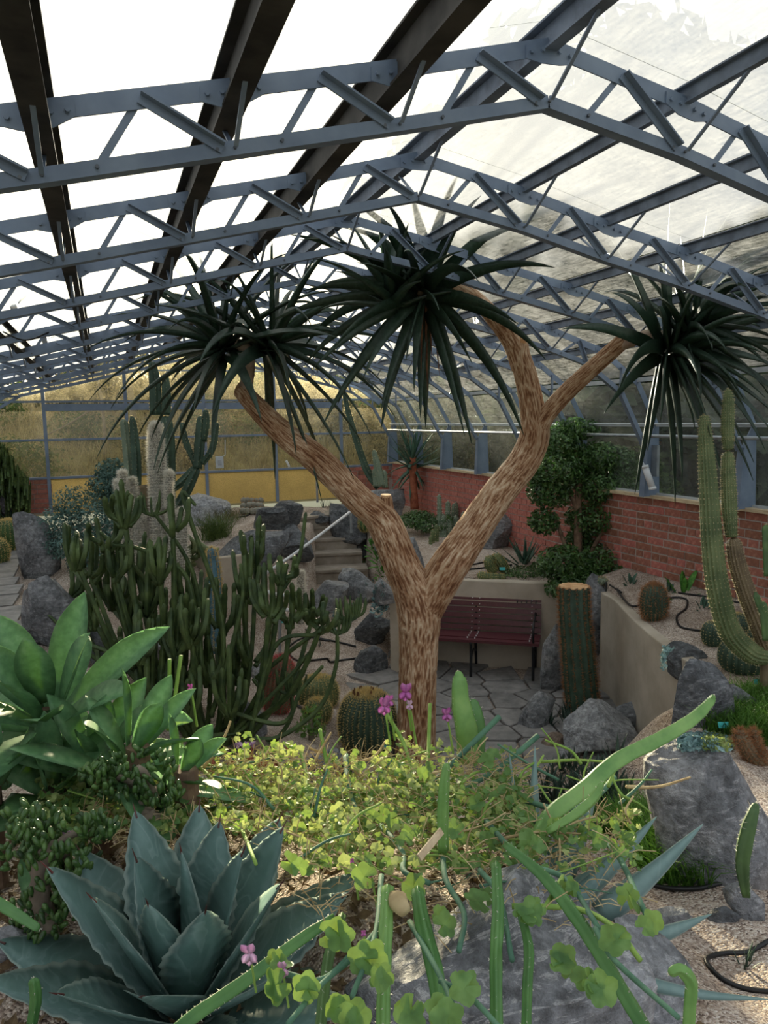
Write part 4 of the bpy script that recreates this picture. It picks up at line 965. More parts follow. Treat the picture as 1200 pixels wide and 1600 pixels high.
barrel(1021, 966, 42, 56, 22, 'upright brown spined barrel cactus on the raised gravel by the brick wall', 'cactus_dark', 'spine_brown', seed=7, sl_=.028)
barrel(940, 950, 18, 10, 14, 'tiny flat cactus beside the black hose in the raised bed', 'cactus_grey', 'spine_pale', seed=8, sm=3)
for (x, y, w_, h_, lab) in ((1116, 1006, 40, 38, 'round ribbed cactus with golden areoles at the left edge of the cactus clump'), (1150, 992, 36, 38, 'round cactus at the back of the clump, between the two tall columns'), (1160, 1046, 74, 52, 'wide dark ball cactus at the front of the clump under the tall columns'), (1186, 1010, 36, 34, 'small round cactus at the right of the clump behind the column foot')):
    barrel(x, y, w_, h_, 22, lab, 'cactus_dark', 'spine_gold', seed=x, sm=3, sl_=.010, gap=.02)
barrel(14, 860, 50, 50, 24, 'golden spined barrel cactus at the far left edge beside the path', 'cactus_green', 'spine_gold', seed=10)
barrel(-6, 880, 40, 40, 24, 'golden barrel cactus cut by the left edge of the picture', 'cactus_green', 'spine_gold', seed=11)
barrel(575, 878, 30, 22, 16, 'small golden spined cactus left of the bright green rosettes', 'cactus_green', 'spine_gold', seed=12)
barrel(565, 892, 26, 20, 16, 'small brown spined cactus below the golden one beside the rocks', 'cactus_green', 'spine_brown', seed=13)
barrel(397, 860 if False else 790, 14, 14, 12, 'small brown furry cactus ball above the wide slate boulder', 'cactus_old', 'spine_brown', seed=14)
# mound of little round cacti near the end wall
mt_ = random.Random(4)
for k in range(15):
    g_ = G(384+(k % 5)*7-3+mt_.uniform(-2, 2), 804-(k//5)*6)
    t = thing('ball_cactus', 'pinkish grey round cactus in the tight mound beside the pale boulder', 'cactus', g_, 'mound of round cacti by the end wall')
    r = .055; a = np.linspace(-1.2, PI/2*.97, 9); ribbed(t, g_+np.array([0, 0, 1])[None]*((np.sin(a)+1)*r+(k//5)*.03)[:, None], r*np.cos(a), 12, .12, 'cactus_wool', 'spine_brown', 2, .012, .002, .03, k, 'body', False)
# cut column cactus
g_ = G(912, 1116); dd = depth(g_)
t = thing('column_cactus', 'thick spiny column cactus with a sawn pale top beside the curved wall', 'cactus', g_)
column(t, [(914, 1122, dd, 50), (908, 1080, dd, 52), (902, 1010, dd, 50), (898, 960, dd, 48), (897, 918, dd, 47)], 14, mat='cactus_dark', spine='spine_brown', sm=9, sl_=.026, sw=.0045, gap=.022, dome=False, seed=20, depth_=.14)
c = at(897, 917, dd); b = MB(); R_ = 23*dd/FPX
V = [c+np.array([math.cos(a)*R_*(1+.06*math.cos(14*a)), math.sin(a)*R_*(1+.06*math.cos(14*a)), 0]) for a in np.linspace(0, 2*PI, 56, endpoint=False)]
b.prism(V, (0, 0, .012)); b.build('cut_top', 'cut_wood', t)
# two tall pale columns joined at the right edge
g_ = G(1192, 1092); dd = depth(g_); dd = max(3.9, min(dd, 4.6)); g2 = at(1192, 1092, dd)
t = thing('column_cactus', 'pair of very tall finely ribbed pale cactus columns rising from one woody foot', 'cactus', (*g2[:2], gz(*g2[:2])))
column(t, [(1196, 1026, dd, 30), (1170, 1018, dd, 34), (1140, 985, dd, 34), (1122, 920, dd, 34), (1113, 850, dd, 32), (1107, 760, dd, 28), (1103, 700, dd, 23), (1100, 648, dd, 15)], 16, mat='cactus_olive', spine='spine_pale', sm=3, sl_=.008, gap=.016, seed=21, depth_=.16)
column(t, [(1200, 1010, dd, 28), (1190, 985, dd, 30), (1168, 930, dd, 28), (1152, 880, dd, 26), (1145, 840, dd, 22)], 16, mat='cactus_old', spine='spine_pale', sm=2, sl_=.007, gap=.018, seed=22, depth_=.16)
column(t, [(1143, 839, dd, 17), (1140, 800, dd, 22), (1138, 750, dd, 22), (1137, 705, dd, 17)], 16, mat='cactus_olive', spine='spine_pale', sm=3, sl_=.008, gap=.016, seed=23, depth_=.16)
column(t, [(1138, 703, dd, 15), (1137, 670, dd, 19), (1138, 630, dd, 17), (1137, 608, dd, 11)], 16, mat='cactus_olive', spine='spine_pale', sm=3, sl_=.008, gap=.016, seed=24, depth_=.16)
q, r = path([(1193, 1130, dd, 18), (1196, 1060, dd, 16), (1197, 1010, dd, 22)], n=12); b = MB(); b.tube(q, r, 12); b.build('woody_foot', 'cactus_old', t, True)
# white woolly columns, upper left bed
gw = G(262, 888); dw = depth(gw); dw = min(max(dw, 7.6), 9.0)
def woolly(label, pl, seed, halo=1500, cat='cactus', ribs=18):
    p0 = at(pl[0][0], pl[0][1], pl[0][2]); t = thing('woolly_cactus', label, 'cactus', (*p0[:2], gz(*p0[:2])))
    pl = [(pl[0][0], pl[0][1]+30, pl[0][2], pl[0][3]*.9)]+pl
    column(t, pl, ribs, mat='cactus_wool', spine='spine_white', sm=3, sl_=.026, sw=.0022, gap=.035, halo=halo*3, seed=seed, depth_=.08); return t
woolly('tallest white woolly cactus column, standing alone above the others', [(250, 835, dw, 27), (247, 760, dw, 25), (244, 700, dw, 22), (243, 661, dw, 15)], 30, 3200)
wc = [(212, 845, 184, 750, 13, 'leftmost slanting'), (222, 850, 196, 757, 14, 'second from the left'), (200, 830, 191, 736, 11, 'short rear left'), (222, 820, 205, 748, 11, 'slim rear'), (215, 870, 219, 800, 22, 'curled front left'),
      (266, 800, 264, 737, 11, 'small one right of the tallest'), (260, 880, 257, 806, 14, 'mid front'), (272, 905, 270, 815, 22, 'front fattest'), (284, 890, 285, 795, 19, 'right front'), (232, 915, 226, 858, 16, 'short stub low front')]
for k, (x0, y0, x1, y1, w_, nm) in enumerate(wc):
    woolly('white woolly cactus column in the cluster, '+nm, [(x0, y0, dw-.05*(k % 3), w_), ((x0+x1)/2-2, (y0+y1)/2, dw-.05*(k % 3), w_), (x1, y1, dw-.05*(k % 3), w_*.8)], 31+k, 1000)
woolly('small lone white woolly cactus before the steps', [(470, 945, 8.0, 12), (470, 915, 8.0, 12), (469, 893, 8.0, 9)], 50, 700, ribs=12)
# green columns behind
dc = dw+.9
def green(label, parts, mat='cactus_dark', spine='spine_pale', name='cereus_cactus', ribs=6, **k):
    p0 = parts[0][0]; p = at(p0[0], p0[1], p0[2]); t = thing(name, label, 'cactus', (*p[:2], gz(*p[:2])))
    for i, pl in enumerate(parts): column(t, pl, ribs, mat=mat, spine=spine, seed=60+i, depth_=.3, gap=.05, sm=3, sl_=.012, **k)
    return t
green('very tall dark green jointed cactus reaching behind the left aloe crown', [[(262, 800, dc, 26), (262, 700, dc, 26), (258, 650, dc, 22)], [(243, 648, dc, 20), (242, 600, dc, 20), (237, 565, dc, 13)], [(259, 648, dc, 16), (260, 620, dc, 16), (258, 585, dc, 12)]])
green('dark candelabra cactus with upright arms right of the tall woolly column', [[(266, 806, dc-.2, 14), (290, 770, dc-.2, 18), (308, 730, dc-.2, 16)], [(262, 770, dc-.2, 12), (285, 752, dc-.2, 15), (305, 730, dc-.2, 12)], [(308, 732, dc-.2, 16), (312, 690, dc-.2, 18), (314, 650, dc-.2, 14)], [(305, 725, dc-.2, 9), (290, 690, dc-.2, 11), (284, 660, dc-.2, 9)], [(316, 725, dc-.2, 10), (332, 700, dc-.2, 12), (339, 660, dc-.2, 9)], [(318, 690, dc-.2, 11), (322, 660, dc-.2, 12), (321, 640, dc-.2, 10)]])
green('grey green cactus column with a cut white top', [[(205, 790, dc, 15), (198, 700, dc, 15), (193, 655, dc, 14)]], 'cactus_grey')
green('slender dark cactus column beside the cut white topped one', [[(213, 780, dc, 16), (213, 720, dc, 17), (208, 665, dc, 13), (205, 650, dc, 5)]])
t = thing('cactus_log', 'swollen brown woody cactus base among the white columns', 'cactus', G(232, 870)); q, r = path([(232, 870, dw+.2, 26), (228, 800, dw+.2, 28), (218, 760, dw+.2, 24)], n=16); b = MB(); b.tube(q, r, 14); b.build('stem', 'cactus_old', t, True)
# blue column with golden halo
g_ = G(338, 1010); dd = min(depth(g_), 6.6)
t = thing('blue_cactus', 'blue column cactus edged with bright golden spines', 'cactus', g_); column(t, [(338, 1020, dd, 20), (337, 960, dd, 20), (335, 900, dd, 19), (330, 856, dd, 14)], 7, mat='cactus_blue', spine='spine_gold', sm=9, sl_=.022, sw=.003, gap=.014, seed=70, depth_=.25)
# far right corner column and small aloe
green('long thin dark cactus arching left over the far boulder', [[(592, 762, 11.2, 14), (573, 735, 11.2, 13), (557, 690, 11.2, 11), (545, 650, 11.2, 10), (537, 612, 11.2, 7)]], ribs=5)
green('short upright grey green cactus beside the arching one', [[(597, 760, 11.1, 14), (590, 730, 11.1, 13), (584, 703, 11.1, 7)], [(602, 762, 11.1, 10), (600, 735, 11.1, 9)], [(588, 760, 11.1, 10), (585, 732, 11.1, 8)]], 'cactus_grey', ribs=7)
# silver clump behind the right fork
for k, (x, y0, y1, w_) in enumerate([(688, 838, 773, 8), (700, 828, 783, 9), (707, 826, 787, 7), (714, 824, 785, 8), (721, 822, 778, 8), (729, 820, 766, 8), (694, 838, 803, 10), (712, 836, 806, 9), (722, 832, 800, 8), (703, 838, 812, 8)]):
    g_ = G(x, y0); dd = depth(g_); t = thing('silver_cactus', 'small silvery cactus column in the clump behind the right fork of the tree', 'cactus', g_, 'silvery cactus columns behind the tree fork')
    column(t, [(x, y0+4, dd, w_), (x+(k % 3-1), (y0+y1)/2, dd, w_), (x+(k % 3-1)*2, y1, dd, w_*.8)], 9, mat='cactus_grey', spine='spine_white', sm=2, sl_=.012, sw=.002, gap=.03, seed=80+k, depth_=.12)
for k, (x, y0, y1, w_) in enumerate([(676, 848, 828, 7), (682, 846, 820, 8), (673, 850, 838, 6)]):
    g_ = G(x, y0); dd = depth(g_); t = thing('stubby_cactus', 'stubby brown cactus left of the silvery clump', 'cactus', g_, 'stubby brown cacti beside the silvery clump'); column(t, [(x, y0+3, dd, w_), (x, y1, dd, w_)], 8, mat='cactus_olive', spine='spine_pale', sm=2, sl_=.012, seed=90+k, gap=.03)
# cacti on the bed above the bench
for k, (pl, lab) in enumerate([([(772, 895, 14), (765, 880, 18), (770, 868, 15)], 'round topped brown cactus at the back of the pair above the beige wall'), ([(790, 892, 16), (782, 880, 19), (772, 866, 15)], 'leaning striped cactus with golden crown above the beige wall'), ([(790, 902, 10), (765, 902, 13), (746, 898, 12)], 'cactus lying on its side along the top of the beige wall')]):
    g_ = G(pl[0][0], pl[0][1]); dd = depth(g_)-.05; t = thing('ribbed_cactus', lab, 'cactus', g_); column(t, [(a, b_, dd, c_) for a, b_, c_ in pl], 14, mat='cactus_olive', spine='spine_gold', sm=4, sl_=.012, gap=.02, seed=95+k, depth_=.14)
# brown fuzzy cactus, right
g_ = G(1180, 1190); dd = depth(g_); t = thing('fuzzy_cactus', 'low cactus with fuzzy orange brown stems on the grass at the right edge', 'cactus', g_)
for k, pl in enumerate([[(1192, 1196, dd, 26), (1172, 1176, dd, 26), (1158, 1150, dd, 22), (1157, 1140, dd, 16)], [(1186, 1185, dd, 18), (1180, 1160, dd, 14), (1178, 1140, dd, 10)], [(1196, 1190, dd, 24), (1180, 1172, dd, 22)]]): column(t, pl, 14, mat='cactus_old', spine='spine_brown', sm=7, sl_=.022, gap=.012, seed=100+k, depth_=.1)
# prickly green cactus by right edge
green('dark flat jointed cactus cut by the right edge beside the tall columns', [[(1197, 1000, 4.3, 14), (1192, 940, 4.3, 16)], [(1192, 960, 4.3, 12), (1183, 935, 4.3, 13), (1180, 925, 4.3, 8)], [(1200, 900, 4.3, 16), (1197, 820, 4.3, 16)]], 'cactus_green', ribs=4)
# ------------------------------------------------------------------ what is already standing, for laying things on it
from mathutils.bvhtree import BVHTree
bpy.context.view_layer.update()
def make_bvh(objs):
    V = []; F = []
    for o in objs:
        n = len(V); mw = o.matrix_world; V += [mw @ v.co for v in o.data.vertices]; F += [tuple(i+n for i in p.vertices) for p in o.data.polygons]
    return BVHTree.FromPolygons(V, F)
SB = make_bvh([o for o in COL.objects if o.type == 'MESH' and o.name.split('.')[0] in ('rock', 'floor', 'retaining_wall')])
def SF(px, py, back=0.0):       # point on the visible ground or rock under a pixel, moved 'back' metres towards the viewer
    d = ray(px, py); h = SB.ray_cast(Vector((0, 0, 0)), Vector(d)); 
    if h[0] is None: return G(px, py)
    p = np.array(h[0]); return p*(1-back/np.linalg.norm(p))
# ------------------------------------------------------------------ leafy plants
MT['attenuata'] = leafmat('soft green agave leaf', '#527d55', '#6b9766', '#83ab78', .25, .5, 2.5, .35, tcol='#9fc44e')
def agave_mat(name, a, b_, edge, imprint, sc=4):
    M = Mat(name); v = M.coord('Object'); f = M.noise(v, 5, 6, .65); at_ = M.n('ShaderNodeAttribute'); at_.attribute_name = 'margin'
    c = M.ramp(f, [(.3, a), (.7, b_)]); w = M.noise(M.coord('Object', (1, 1, .6)), sc, 3, .5, 1.2)
    k = M.ramp(w, [(.44, '#000000'), (.485, '#909090'), (.50, '#303030'), (.56, '#000000'), (.60, '#707070'), (.63, '#000000')]); c = M.mix(k, c, imprint)
    e = M.ramp(at_.outputs['Fac'], [(.80, '#000000'), (.93, '#e0e0e0')]); c = M.mix(e, c, edge)
    return M.bsdf(c, .5, bump=f, bstr=.1, bdist=.003, trans=.07)
MT['agave_grey'] = agave_mat('blue grey agave leaf', '#48665f', '#6c8a84', '#a3b5a9', '#93aba6', 7)
MT['agave_blue'] = agave_mat('pale blue agave leaf', '#6b8a86', '#8aa5a0', '#a9bab0', '#9db3ae')
MT['agave_green'] = simple('green agave leaf', '#3a5a4a', '#587a66', 6, .5, trans=.1)
MT['dark_aloe'] = simple('dark small aloe leaf', '#31443a', '#4f6658', 9, .5, trans=.1)
MT['bright_green'] = leafmat('bright green rosette leaf', '#3f7a2c', '#5b9a3c', '#79b050', .25)
MT['blue_succ'] = simple('powder blue succulent', '#5d7f80', '#8dabaa', 20, .6, trans=.08)
MT['jade'] = leafmat('glossy jade leaf', '#2a4424', '#41622f', '#5f7f42', .18, .3, 8, .5)
MT['jade_blue'] = leafmat('blue green shrub leaf', '#3a554c', '#55756a', '#70908a', .2, .5, 8)
MT['bark'] = simple('brown bark', '#5b4638', '#86705b', 14, .9, bstr=.4)
MT['grey_bark'] = simple('knobbly grey bark', '#5e5549', '#8f8473', 9, .9, bstr=.5, bdist=.01)
MT['grass'] = leafmat('green grass', '#35571d', '#4f7a2a', '#6f9a3c', .4)
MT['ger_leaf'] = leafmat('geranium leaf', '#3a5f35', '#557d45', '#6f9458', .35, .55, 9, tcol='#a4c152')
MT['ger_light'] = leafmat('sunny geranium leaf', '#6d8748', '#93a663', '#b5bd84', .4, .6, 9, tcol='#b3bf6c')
MT['ger_stem'] = simple('blue green geranium stem', '#3d6350', '#5d8468', 9, .75)
MT['ger_stem2'] = simple('yellow green stem', '#6f9440', '#95b35a', 9, .75, trans=.1)
MT['dry'] = simple('dry tangled stems', '#a58f66', '#cfbd92', 12, .85, trans=.2)
MT['petal'] = simple('pink petal', '#c868b8', '#e39ad6', 30, .5, trans=.35)
MT['petal_pale'] = simple('pale pink petal', '#d3a5cc', '#efd4ea', 30, .5, trans=.35)
MT['red_dry'] = simple('dry red brown stems', '#7c3f2c', '#b0694a', 12, .8, trans=.1)
MT['hose'] = simple('black rubber hose', '#131415', '#1f2021', 10, .45)
MT['tag'] = simple('turquoise plant tag', '#2fa3a3', '#3fb5b3', 5, .4)
MT['terracotta'] = simple('red plastic pot', '#8a2f22', '#a23f2f', 6, .5)
obov = lambda t: (.38+.62*math.sin(min(1, t/.58)*PI/2)) if t < .58 else max(.03, max(0, math.cos((t-.58)/.42*PI/2))**.8)
obov2 = lambda t: (.72+.28*math.sin(min(1, t/.5)*PI/2)) if t < .55 else max(.02, max(0, 1-(t-.55)/.45)**.72)
spear = lambda t: max(.02, max(0, 1-t)**.8*(.8+.2*min(1, t*5)))
def plant_rosette(name, label, cat, px, py, axis, N, L, W, t0, t1, mat, seed, group=None, c=None, lift=.04, **k):
    g_ = G(px, py) if c is None else np.asarray(c); t = thing(name, label, cat, g_, group); rosette(t, g_+np.array([0, 0, lift]), axis, N, L, W, t0, t1, mat, seed, **k); return t
# broad leaved agave, left
d_ = 2.35
for k, (px, py, N, L, W, ax, lab) in enumerate([(72, 1100, 17, .40, .15, (-.15, -.45, 1), 'largest broad leaved light green agave rosette at the left, before the flagstone path'), (150, 1170, 12, .30, .11, (.2, -.4, 1), 'smaller agave rosette with pointed leaves right of and below the largest one'),
                                                 (85, 1222, 12, .27, .10, (0, -.6, 1), 'low soft green agave rosette below the largest one'), (-20, 1200, 12, .32, .12, (-.3, -.4, 1), 'agave rosette cut off by the left edge, with bluish drooping leaves'), (215, 1155, 12, .27, .09, (.5, -.2, 1), 'agave rosette reaching towards the dark spiny shrub'), (290, 1190, 10, .20, .075, (.5, -.3, 1), 'smallest agave rosette, nearest the dry red stems')]):
    c = at(px, py+10, d_-.05*k); t = thing('agave', lab, 'agave', (*c[:2], gz(*c[:2])), 'soft leaved agaves at the left')
    rosette(t, c, ax, N, L, W, .12, 1.55, 'attenuata', 400+k, droop=.35, n=12, prof=obov, chan=.28, thick=.05, stem=.12, Lvar=.12)
    b = MB(); b.tube([(*c[:2], gz(*c[:2])-.02), tuple(c)], .035, 10); b.build('stem', 'bark', t)
# toothed grey agave, centre of the foreground
c = at(292, 1535, 1.62); t = thing('agave', 'big blue grey toothed agave with upright broad leaves in the foreground', 'agave', (*c[:2], gz(*c[:2])))
lv = rosette(t, c, (.02, -.12, 1), 31, .41, .19, .10, 1.42, 'agave_grey', 420, droop=-.28, n=22, prof=obov2, chan=.30, thick=.06, stem=.14, teeth=1, Lvar=.08, dd=.25)
MT['tip'] = simple('dark red thorn', '#3a1f1c', '#5a2a26', 10, .4)
for o in lv:
    co = np.array([v.co[:] for v in o.data.vertices]); A, B_ = co[-8:-4].mean(0), co[-4:].mean(0); n_ = (B_-A)/np.linalg.norm(B_-A); b = MB(); off = np.array(t.location); b.tube([A+off, B_+off+n_*.02], [.003, .0006], 5); s_ = b.build('thorn', 'tip', o)
# pale blue agave with long spikes, right of the centre
def bladeP(pts, W, chan=.4, thick=.08, n=16, prof=spear, up=None, teeth=0):
    q = spline(pts, n+1); T = np.gradient(q, axis=0); T /= np.linalg.norm(T, axis=1)[:, None]; up = np.array([0, 0, 1.]) if up is None else np.asarray(up, float); V = []
    for i in range(n+1):
        s = np.cross(T[i], up); s /= np.linalg.norm(s)+1e-9; nr = np.cross(s, T[i]); w = W/2*max(.02, prof(i/n)); th = thick*W*(1-.85*i/n); c_ = chan*w
        wt = w*(1+(.12*(1 if i % 2 else -1) if teeth and 0 < i < n else 0))
        V += [q[i]-s*wt+nr*c_, q[i]-nr*th, q[i]+s*wt+nr*c_, q[i]]
    F = []
    for i in range(n):
        a = 4*i; F += [(a, a+1, a+5, a+4), (a+1, a+2, a+6, a+5), (a+2, a+3, a+7, a+6), (a+3, a, a+4, a+7)]
    return V, F+[(3, 2, 1, 0), (4*n, 4*n+1, 4*n+2, 4*n+3)]
c = at(905, 1440, 1.95); t = thing('agave', 'pale blue agave with long spear shaped leaves reaching over the near gravel', 'agave', (*c[:2], gz(*c[:2])))
for (x0, y0, x1, y1, w_, dd0, dd1) in [(895, 1400, 1026, 1276, 62, 1.95, 2.1), (905, 1410, 979, 1297, 50, 2.0, 2.2), (935, 1430, 1099, 1287, 66, 1.9, 1.95), (950, 1480, 1112, 1428, 58, 1.85, 1.85), (960, 1470, 1080, 1436, 46, 1.9, 2.0),
                                        (865, 1390, 932, 1240, 66, 2.0, 2.1), (860, 1400, 885, 1262, 60, 2.05, 2.2), (830, 1400, 836, 1165, 52, 2.1, 2.3), (815, 1380, 796, 1175, 36, 2.15, 2.35), (980, 1530, 1210, 1562, 34, 1.7, 1.6), (880, 1420, 960, 1330, 60, 1.85, 1.9), (850, 1420, 905, 1320, 56, 1.85, 1.85)]:
    a = at(x0, y0, dd0); b_ = at(x1, y1, dd1); m_ = (a+b_)/2+np.array([0, 0, -.012]); m = MB(); m.add(*bladeP([a, m_, b_], w_*.72*dd0/FPX, up=-FW+np.array([0, 0, .6]))); edgeattr(m.build('leaf', 'agave_blue', t, True))
# other rosettes
plant_rosette('agave', 'green agave with upright leaves on the bed below the brick wall, right of the tree', 'agave', 820, 880, (0, -.1, 1), 26, .42, .085, .1, 1.45, 'agave_green', 430, droop=.2, prof=spear, chan=.4)
plant_rosette('agave', 'bluish agave at the far left beneath the dark columnar shrub', 'agave', 22, 815, (0, 0, 1), 22, .36, .07, .1, 1.4, 'agave_green', 431, droop=.5, prof=spear, chan=.4)
for k, (px, py, lab) in enumerate([(516, 780, 'dark spiky rosette by the end wall above the steps'), (505, 790, 'small grey green rosette below the dark spiky one by the end wall'), (654, 778, 'low dark spiky plant at the foot of the small tree aloe'), (700, 812, 'small green rosette in the dark ground cover behind the fork')]):
    plant_rosette('spiky_rosette', lab, 'succulent', px, py, (0, 0, 1), 34, .17, .022, .05, 1.5, 'dark_aloe', 440+k, droop=.2, joined=True, n=5)
for k, (px, py, N, L, lab) in enumerate([(862, 1128, 60, .15, 'clump of dark small aloes left of the cut column cactus'), (900, 1238, 120, .17, 'wide clump of dark narrow aloes between the boulders on the right'), (530, 1210, 40, .14, 'dark aloe clump half hidden behind the geraniums'), (950, 1255, 60, .14, 'lower dark aloe clump beside the large sharp boulder')]):
    g_ = G(px, py); t = thing('aloe_clump', lab, 'aloe', g_); r_2 = random.Random(k)
    for j in range({120: 30, 60: 12, 40: 6}[N]):
        rx, ry = {120: (70, 34), 60: (30, 12), 40: (16, 8)}[N]; pj = G(px+r_2.uniform(-rx, rx), py+r_2.uniform(-ry, ry))
        rosette(t, pj+np.array([0, 0, .05+.03*r_2.random()]), (r_2.uniform(-.3, .3), r_2.uniform(-.4, .2), 1), 16, L, .036, .05, 1.4, 'dark_aloe', 450+k*20+j, droop=.25, joined=True, n=6)
for k, (px, py) in enumerate([(590, 872), (600, 882), (583, 888), (598, 895), (608, 890)]): plant_rosette('green_rosette', 'bright green leafy rosette on the rocks left of the tree', 'succulent', px, py, (-.1, -.3, 1), 20, .13, .045, .1, 1.4, 'bright_green', 470+k, 'bright green rosettes on the rocks', droop=.2, prof=obov, n=5, chan=.2, joined=True)
rr_ = random.Random(5)
for k in range(46):
    f = rr_.random(); px = 600-80*f+rr_.uniform(-16, 16); py = 912+70*f+rr_.uniform(-14, 16); g_ = SF(px, py)
    plant_rosette('blue_succulent', 'powder blue succulent rosette spilling down the rocks beside the beige wall', 'succulent', px, py, (-.2, -.5, 1), 14, .06, .030, .1, 1.3, 'blue_succ', 480+k, 'powder blue succulents on the rocks', c=g_, lift=.015, droop=.1, prof=obov, n=4, chan=.2, joined=True)
for k, (px, py) in enumerate([(525, 935+30), (505, 955), (543, 978), (600, 1260), (500, 1011), (1170, 1512)]):
    lab = ['pale blue agave rosette above the curled black hose', 'blue green rosette on the left of the curled hose', 'blue rosette beside the curled hose', 'small grey rosette under the geraniums', 'small dark green rosette inside the loop of black hose', 'small dark green spiky rosette on the near gravel inside the hose curve'][k]
    plant_rosette('small_rosette', lab, 'succulent', px, py, (0, -.2, 1), 30, [.12, .12, .13, .08, .09, .075][k], .03 if k < 4 else .012, .05, 1.5, 'blue_succ' if k < 4 else 'dark_aloe', 540+k, droop=.1, n=5, joined=True)
# small tree aloe by the wall
dd = depth(G(648, 792))-.7; g_ = at(648, 792, dd); g_[2] = gz(g_[0], g_[1]); t = thing('small_aloe', 'young aloe on a bare reddish stem with upright and hanging leaves before the brick wall', 'aloe', g_)
q, r = path([(648, 796, dd, 13), (646, 760, dd, 12), (645, 715, dd, 11)], n=20); b = MB(); b.tube(q, r, 12); b.build('stem', 'red_dry', t, True)
rosette(t, at(645, 712, dd), (.05, -.2, 1), 24, .68, .085, .1, 1.25, 'agave_green', 560, droop=-.1, prof=spear, chan=.45)
rosette(t, at(645, 722, dd), (0, -.3, 1), 12, .55, .09, 1.5, 2.5, 'agave_green', 561, droop=1.0, prof=spear, chan=.45)
# shrubs
def pxblobs(base, lst, dd): return [tuple(np.append(at(x, y, dd+o)-np.asarray(base), [r*dd/FPX, r*dd/FPX*.9, ry*dd/FPX])) for x, y, r, ry, o in lst]
g_ = G(902, 915); dd = depth(g_)+.1; g_ = at(903, 900, dd); g_[2] = gz(g_[0], g_[1])
bl = [(870, 690, 42, 26, 0), (900, 670, 40, 18, .05), (935, 715, 50, 26, 0), (870, 735, 44, 30, -.1), (965, 725, 34, 30, .1), (940, 760, 46, 30, 0), (860, 770, 38, 26, 0), (985, 770, 30, 22, .1), (850, 815, 26, 22, 0), (930, 810, 50, 28, .1), (975, 800, 34, 24, .1),
      (880, 880, 48, 28, -.1), (940, 880, 52, 32, 0), (980, 900, 34, 24, 0), (905, 905, 50, 16, -.2), (880, 920, 30, 16, -.3), (840, 745, 26, 18, .1), (905, 845, 26, 20, .2)]
cloud_thing('jade_bush', 'large bushy jade tree with glossy dark green leaves before the brick wall', 'bush', g_, pxblobs(g_, bl, dd), 21000, .026, 570, 'jade', shell=.35)
t = bpy.data.objects['jade_bush']
for pts in ([(903, 905), (903, 850), (903, 790), (905, 740), (900, 700)], [(903, 800), (880, 750), (850, 735)], [(904, 780), (935, 750), (965, 730)], [(910, 905), (930, 850), (960, 800)], [(900, 905), (885, 860), (865, 800)]):
    w0 = 14 if len(pts) == 5 else 8; q, r = path([(x, y, dd, w0*(1-.5*i/len(pts))) for i, (x, y) in enumerate(pts)], n=20); b = MB(); b.tube(q, r, 8); b.build('trunk', 'bark', t, True)
for nm, lab, base, lst, dd, n, mat, sz in [('blue_green_shrub', 'large blue green shrub behind the two standing stones', (130, 890), [(115, 785, 34, 28, 0), (95, 815, 36, 26, 0), (150, 815, 40, 30, 0), (125, 850, 52, 32, 0), (175, 830, 30, 28, 0), (150, 880, 46, 30, 0), (190, 800, 20, 20, .2), (90, 850, 28, 26, 0)], None, 7500, 'jade_blue', .018),
                                     ('blue_green_shrub', 'smaller blue green shrub against the end wall, left of the cactus columns', (165, 800), [(175, 735, 26, 20, 0), (160, 760, 26, 22, 0), (185, 765, 22, 20, 0), (168, 785, 26, 18, 0)], None, 2600, 'jade_blue', .03),
                                     ('ground_cover', 'dark green ground cover under the small aloe', (660, 835), [(640, 815, 34, 10, 0), (675, 822, 34, 10, 0), (655, 805, 26, 8, .2), (690, 812, 24, 8, 0)], None, 3000, 'jade', .02),
                                     ('ground_cover', 'low green plants between the agave and the jade tree', (840, 898), [(820, 893, 40, 7, 0), (850, 905, 30, 8, 0), (800, 900, 22, 6, 0)], None, 1800, 'jade', .015),
                                     ('leafy_plant', 'small leafy plant beside the two small barrel cacti', (487, 1160), [(487, 1115, 18, 14, 0), (480, 1135, 20, 14, 0), (495, 1140, 16, 14, 0)], None, 260, 'ger_leaf', .022)]:
    g_ = G(*base); dd = depth(g_); cloud_thing(nm, lab, 'shrub' if 'shrub' in nm else 'plant', g_, pxblobs(g_, lst, dd), n, sz, 580+len(lab), mat, shell=.3, trunk=[([(0, 0, -.02), (0, 0, .2)], .03, .02)])
# dark columnar shrub far left
g_ = G(12, 800); dd = depth(g_); t = thing('columnar_shrub', 'dense dark green columnar shrub at the far left edge before the end wall', 'shrub', g_); b = MB(); r_2 = random.Random(8)
for k in range(420):
    x = r_2.uniform(-12, 46); top = 690+max(0, x-6)*1.5+r_2.uniform(0, 60); y0 = top+r_2.uniform(20, 45); p = at(x, y0, dd+r_2.uniform(-.35, .35)); q_ = at(x+r_2.uniform(-2, 2), top, dd+r_2.uniform(-.3, .3)); b.tube([p, (p+q_)/2, q_], [.016, .02, .006], 5)
for k in range(60):
    x = r_2.uniform(-12, 44); p = at(x, 800, dd+r_2.uniform(-.2, .2)); p[2] = gz(p[0], p[1]); q_ = at(x, 745, dd); b.tube([p, q_], .018, 5)
b.build('foliage', 'scrub_green', t, kind='stuff')
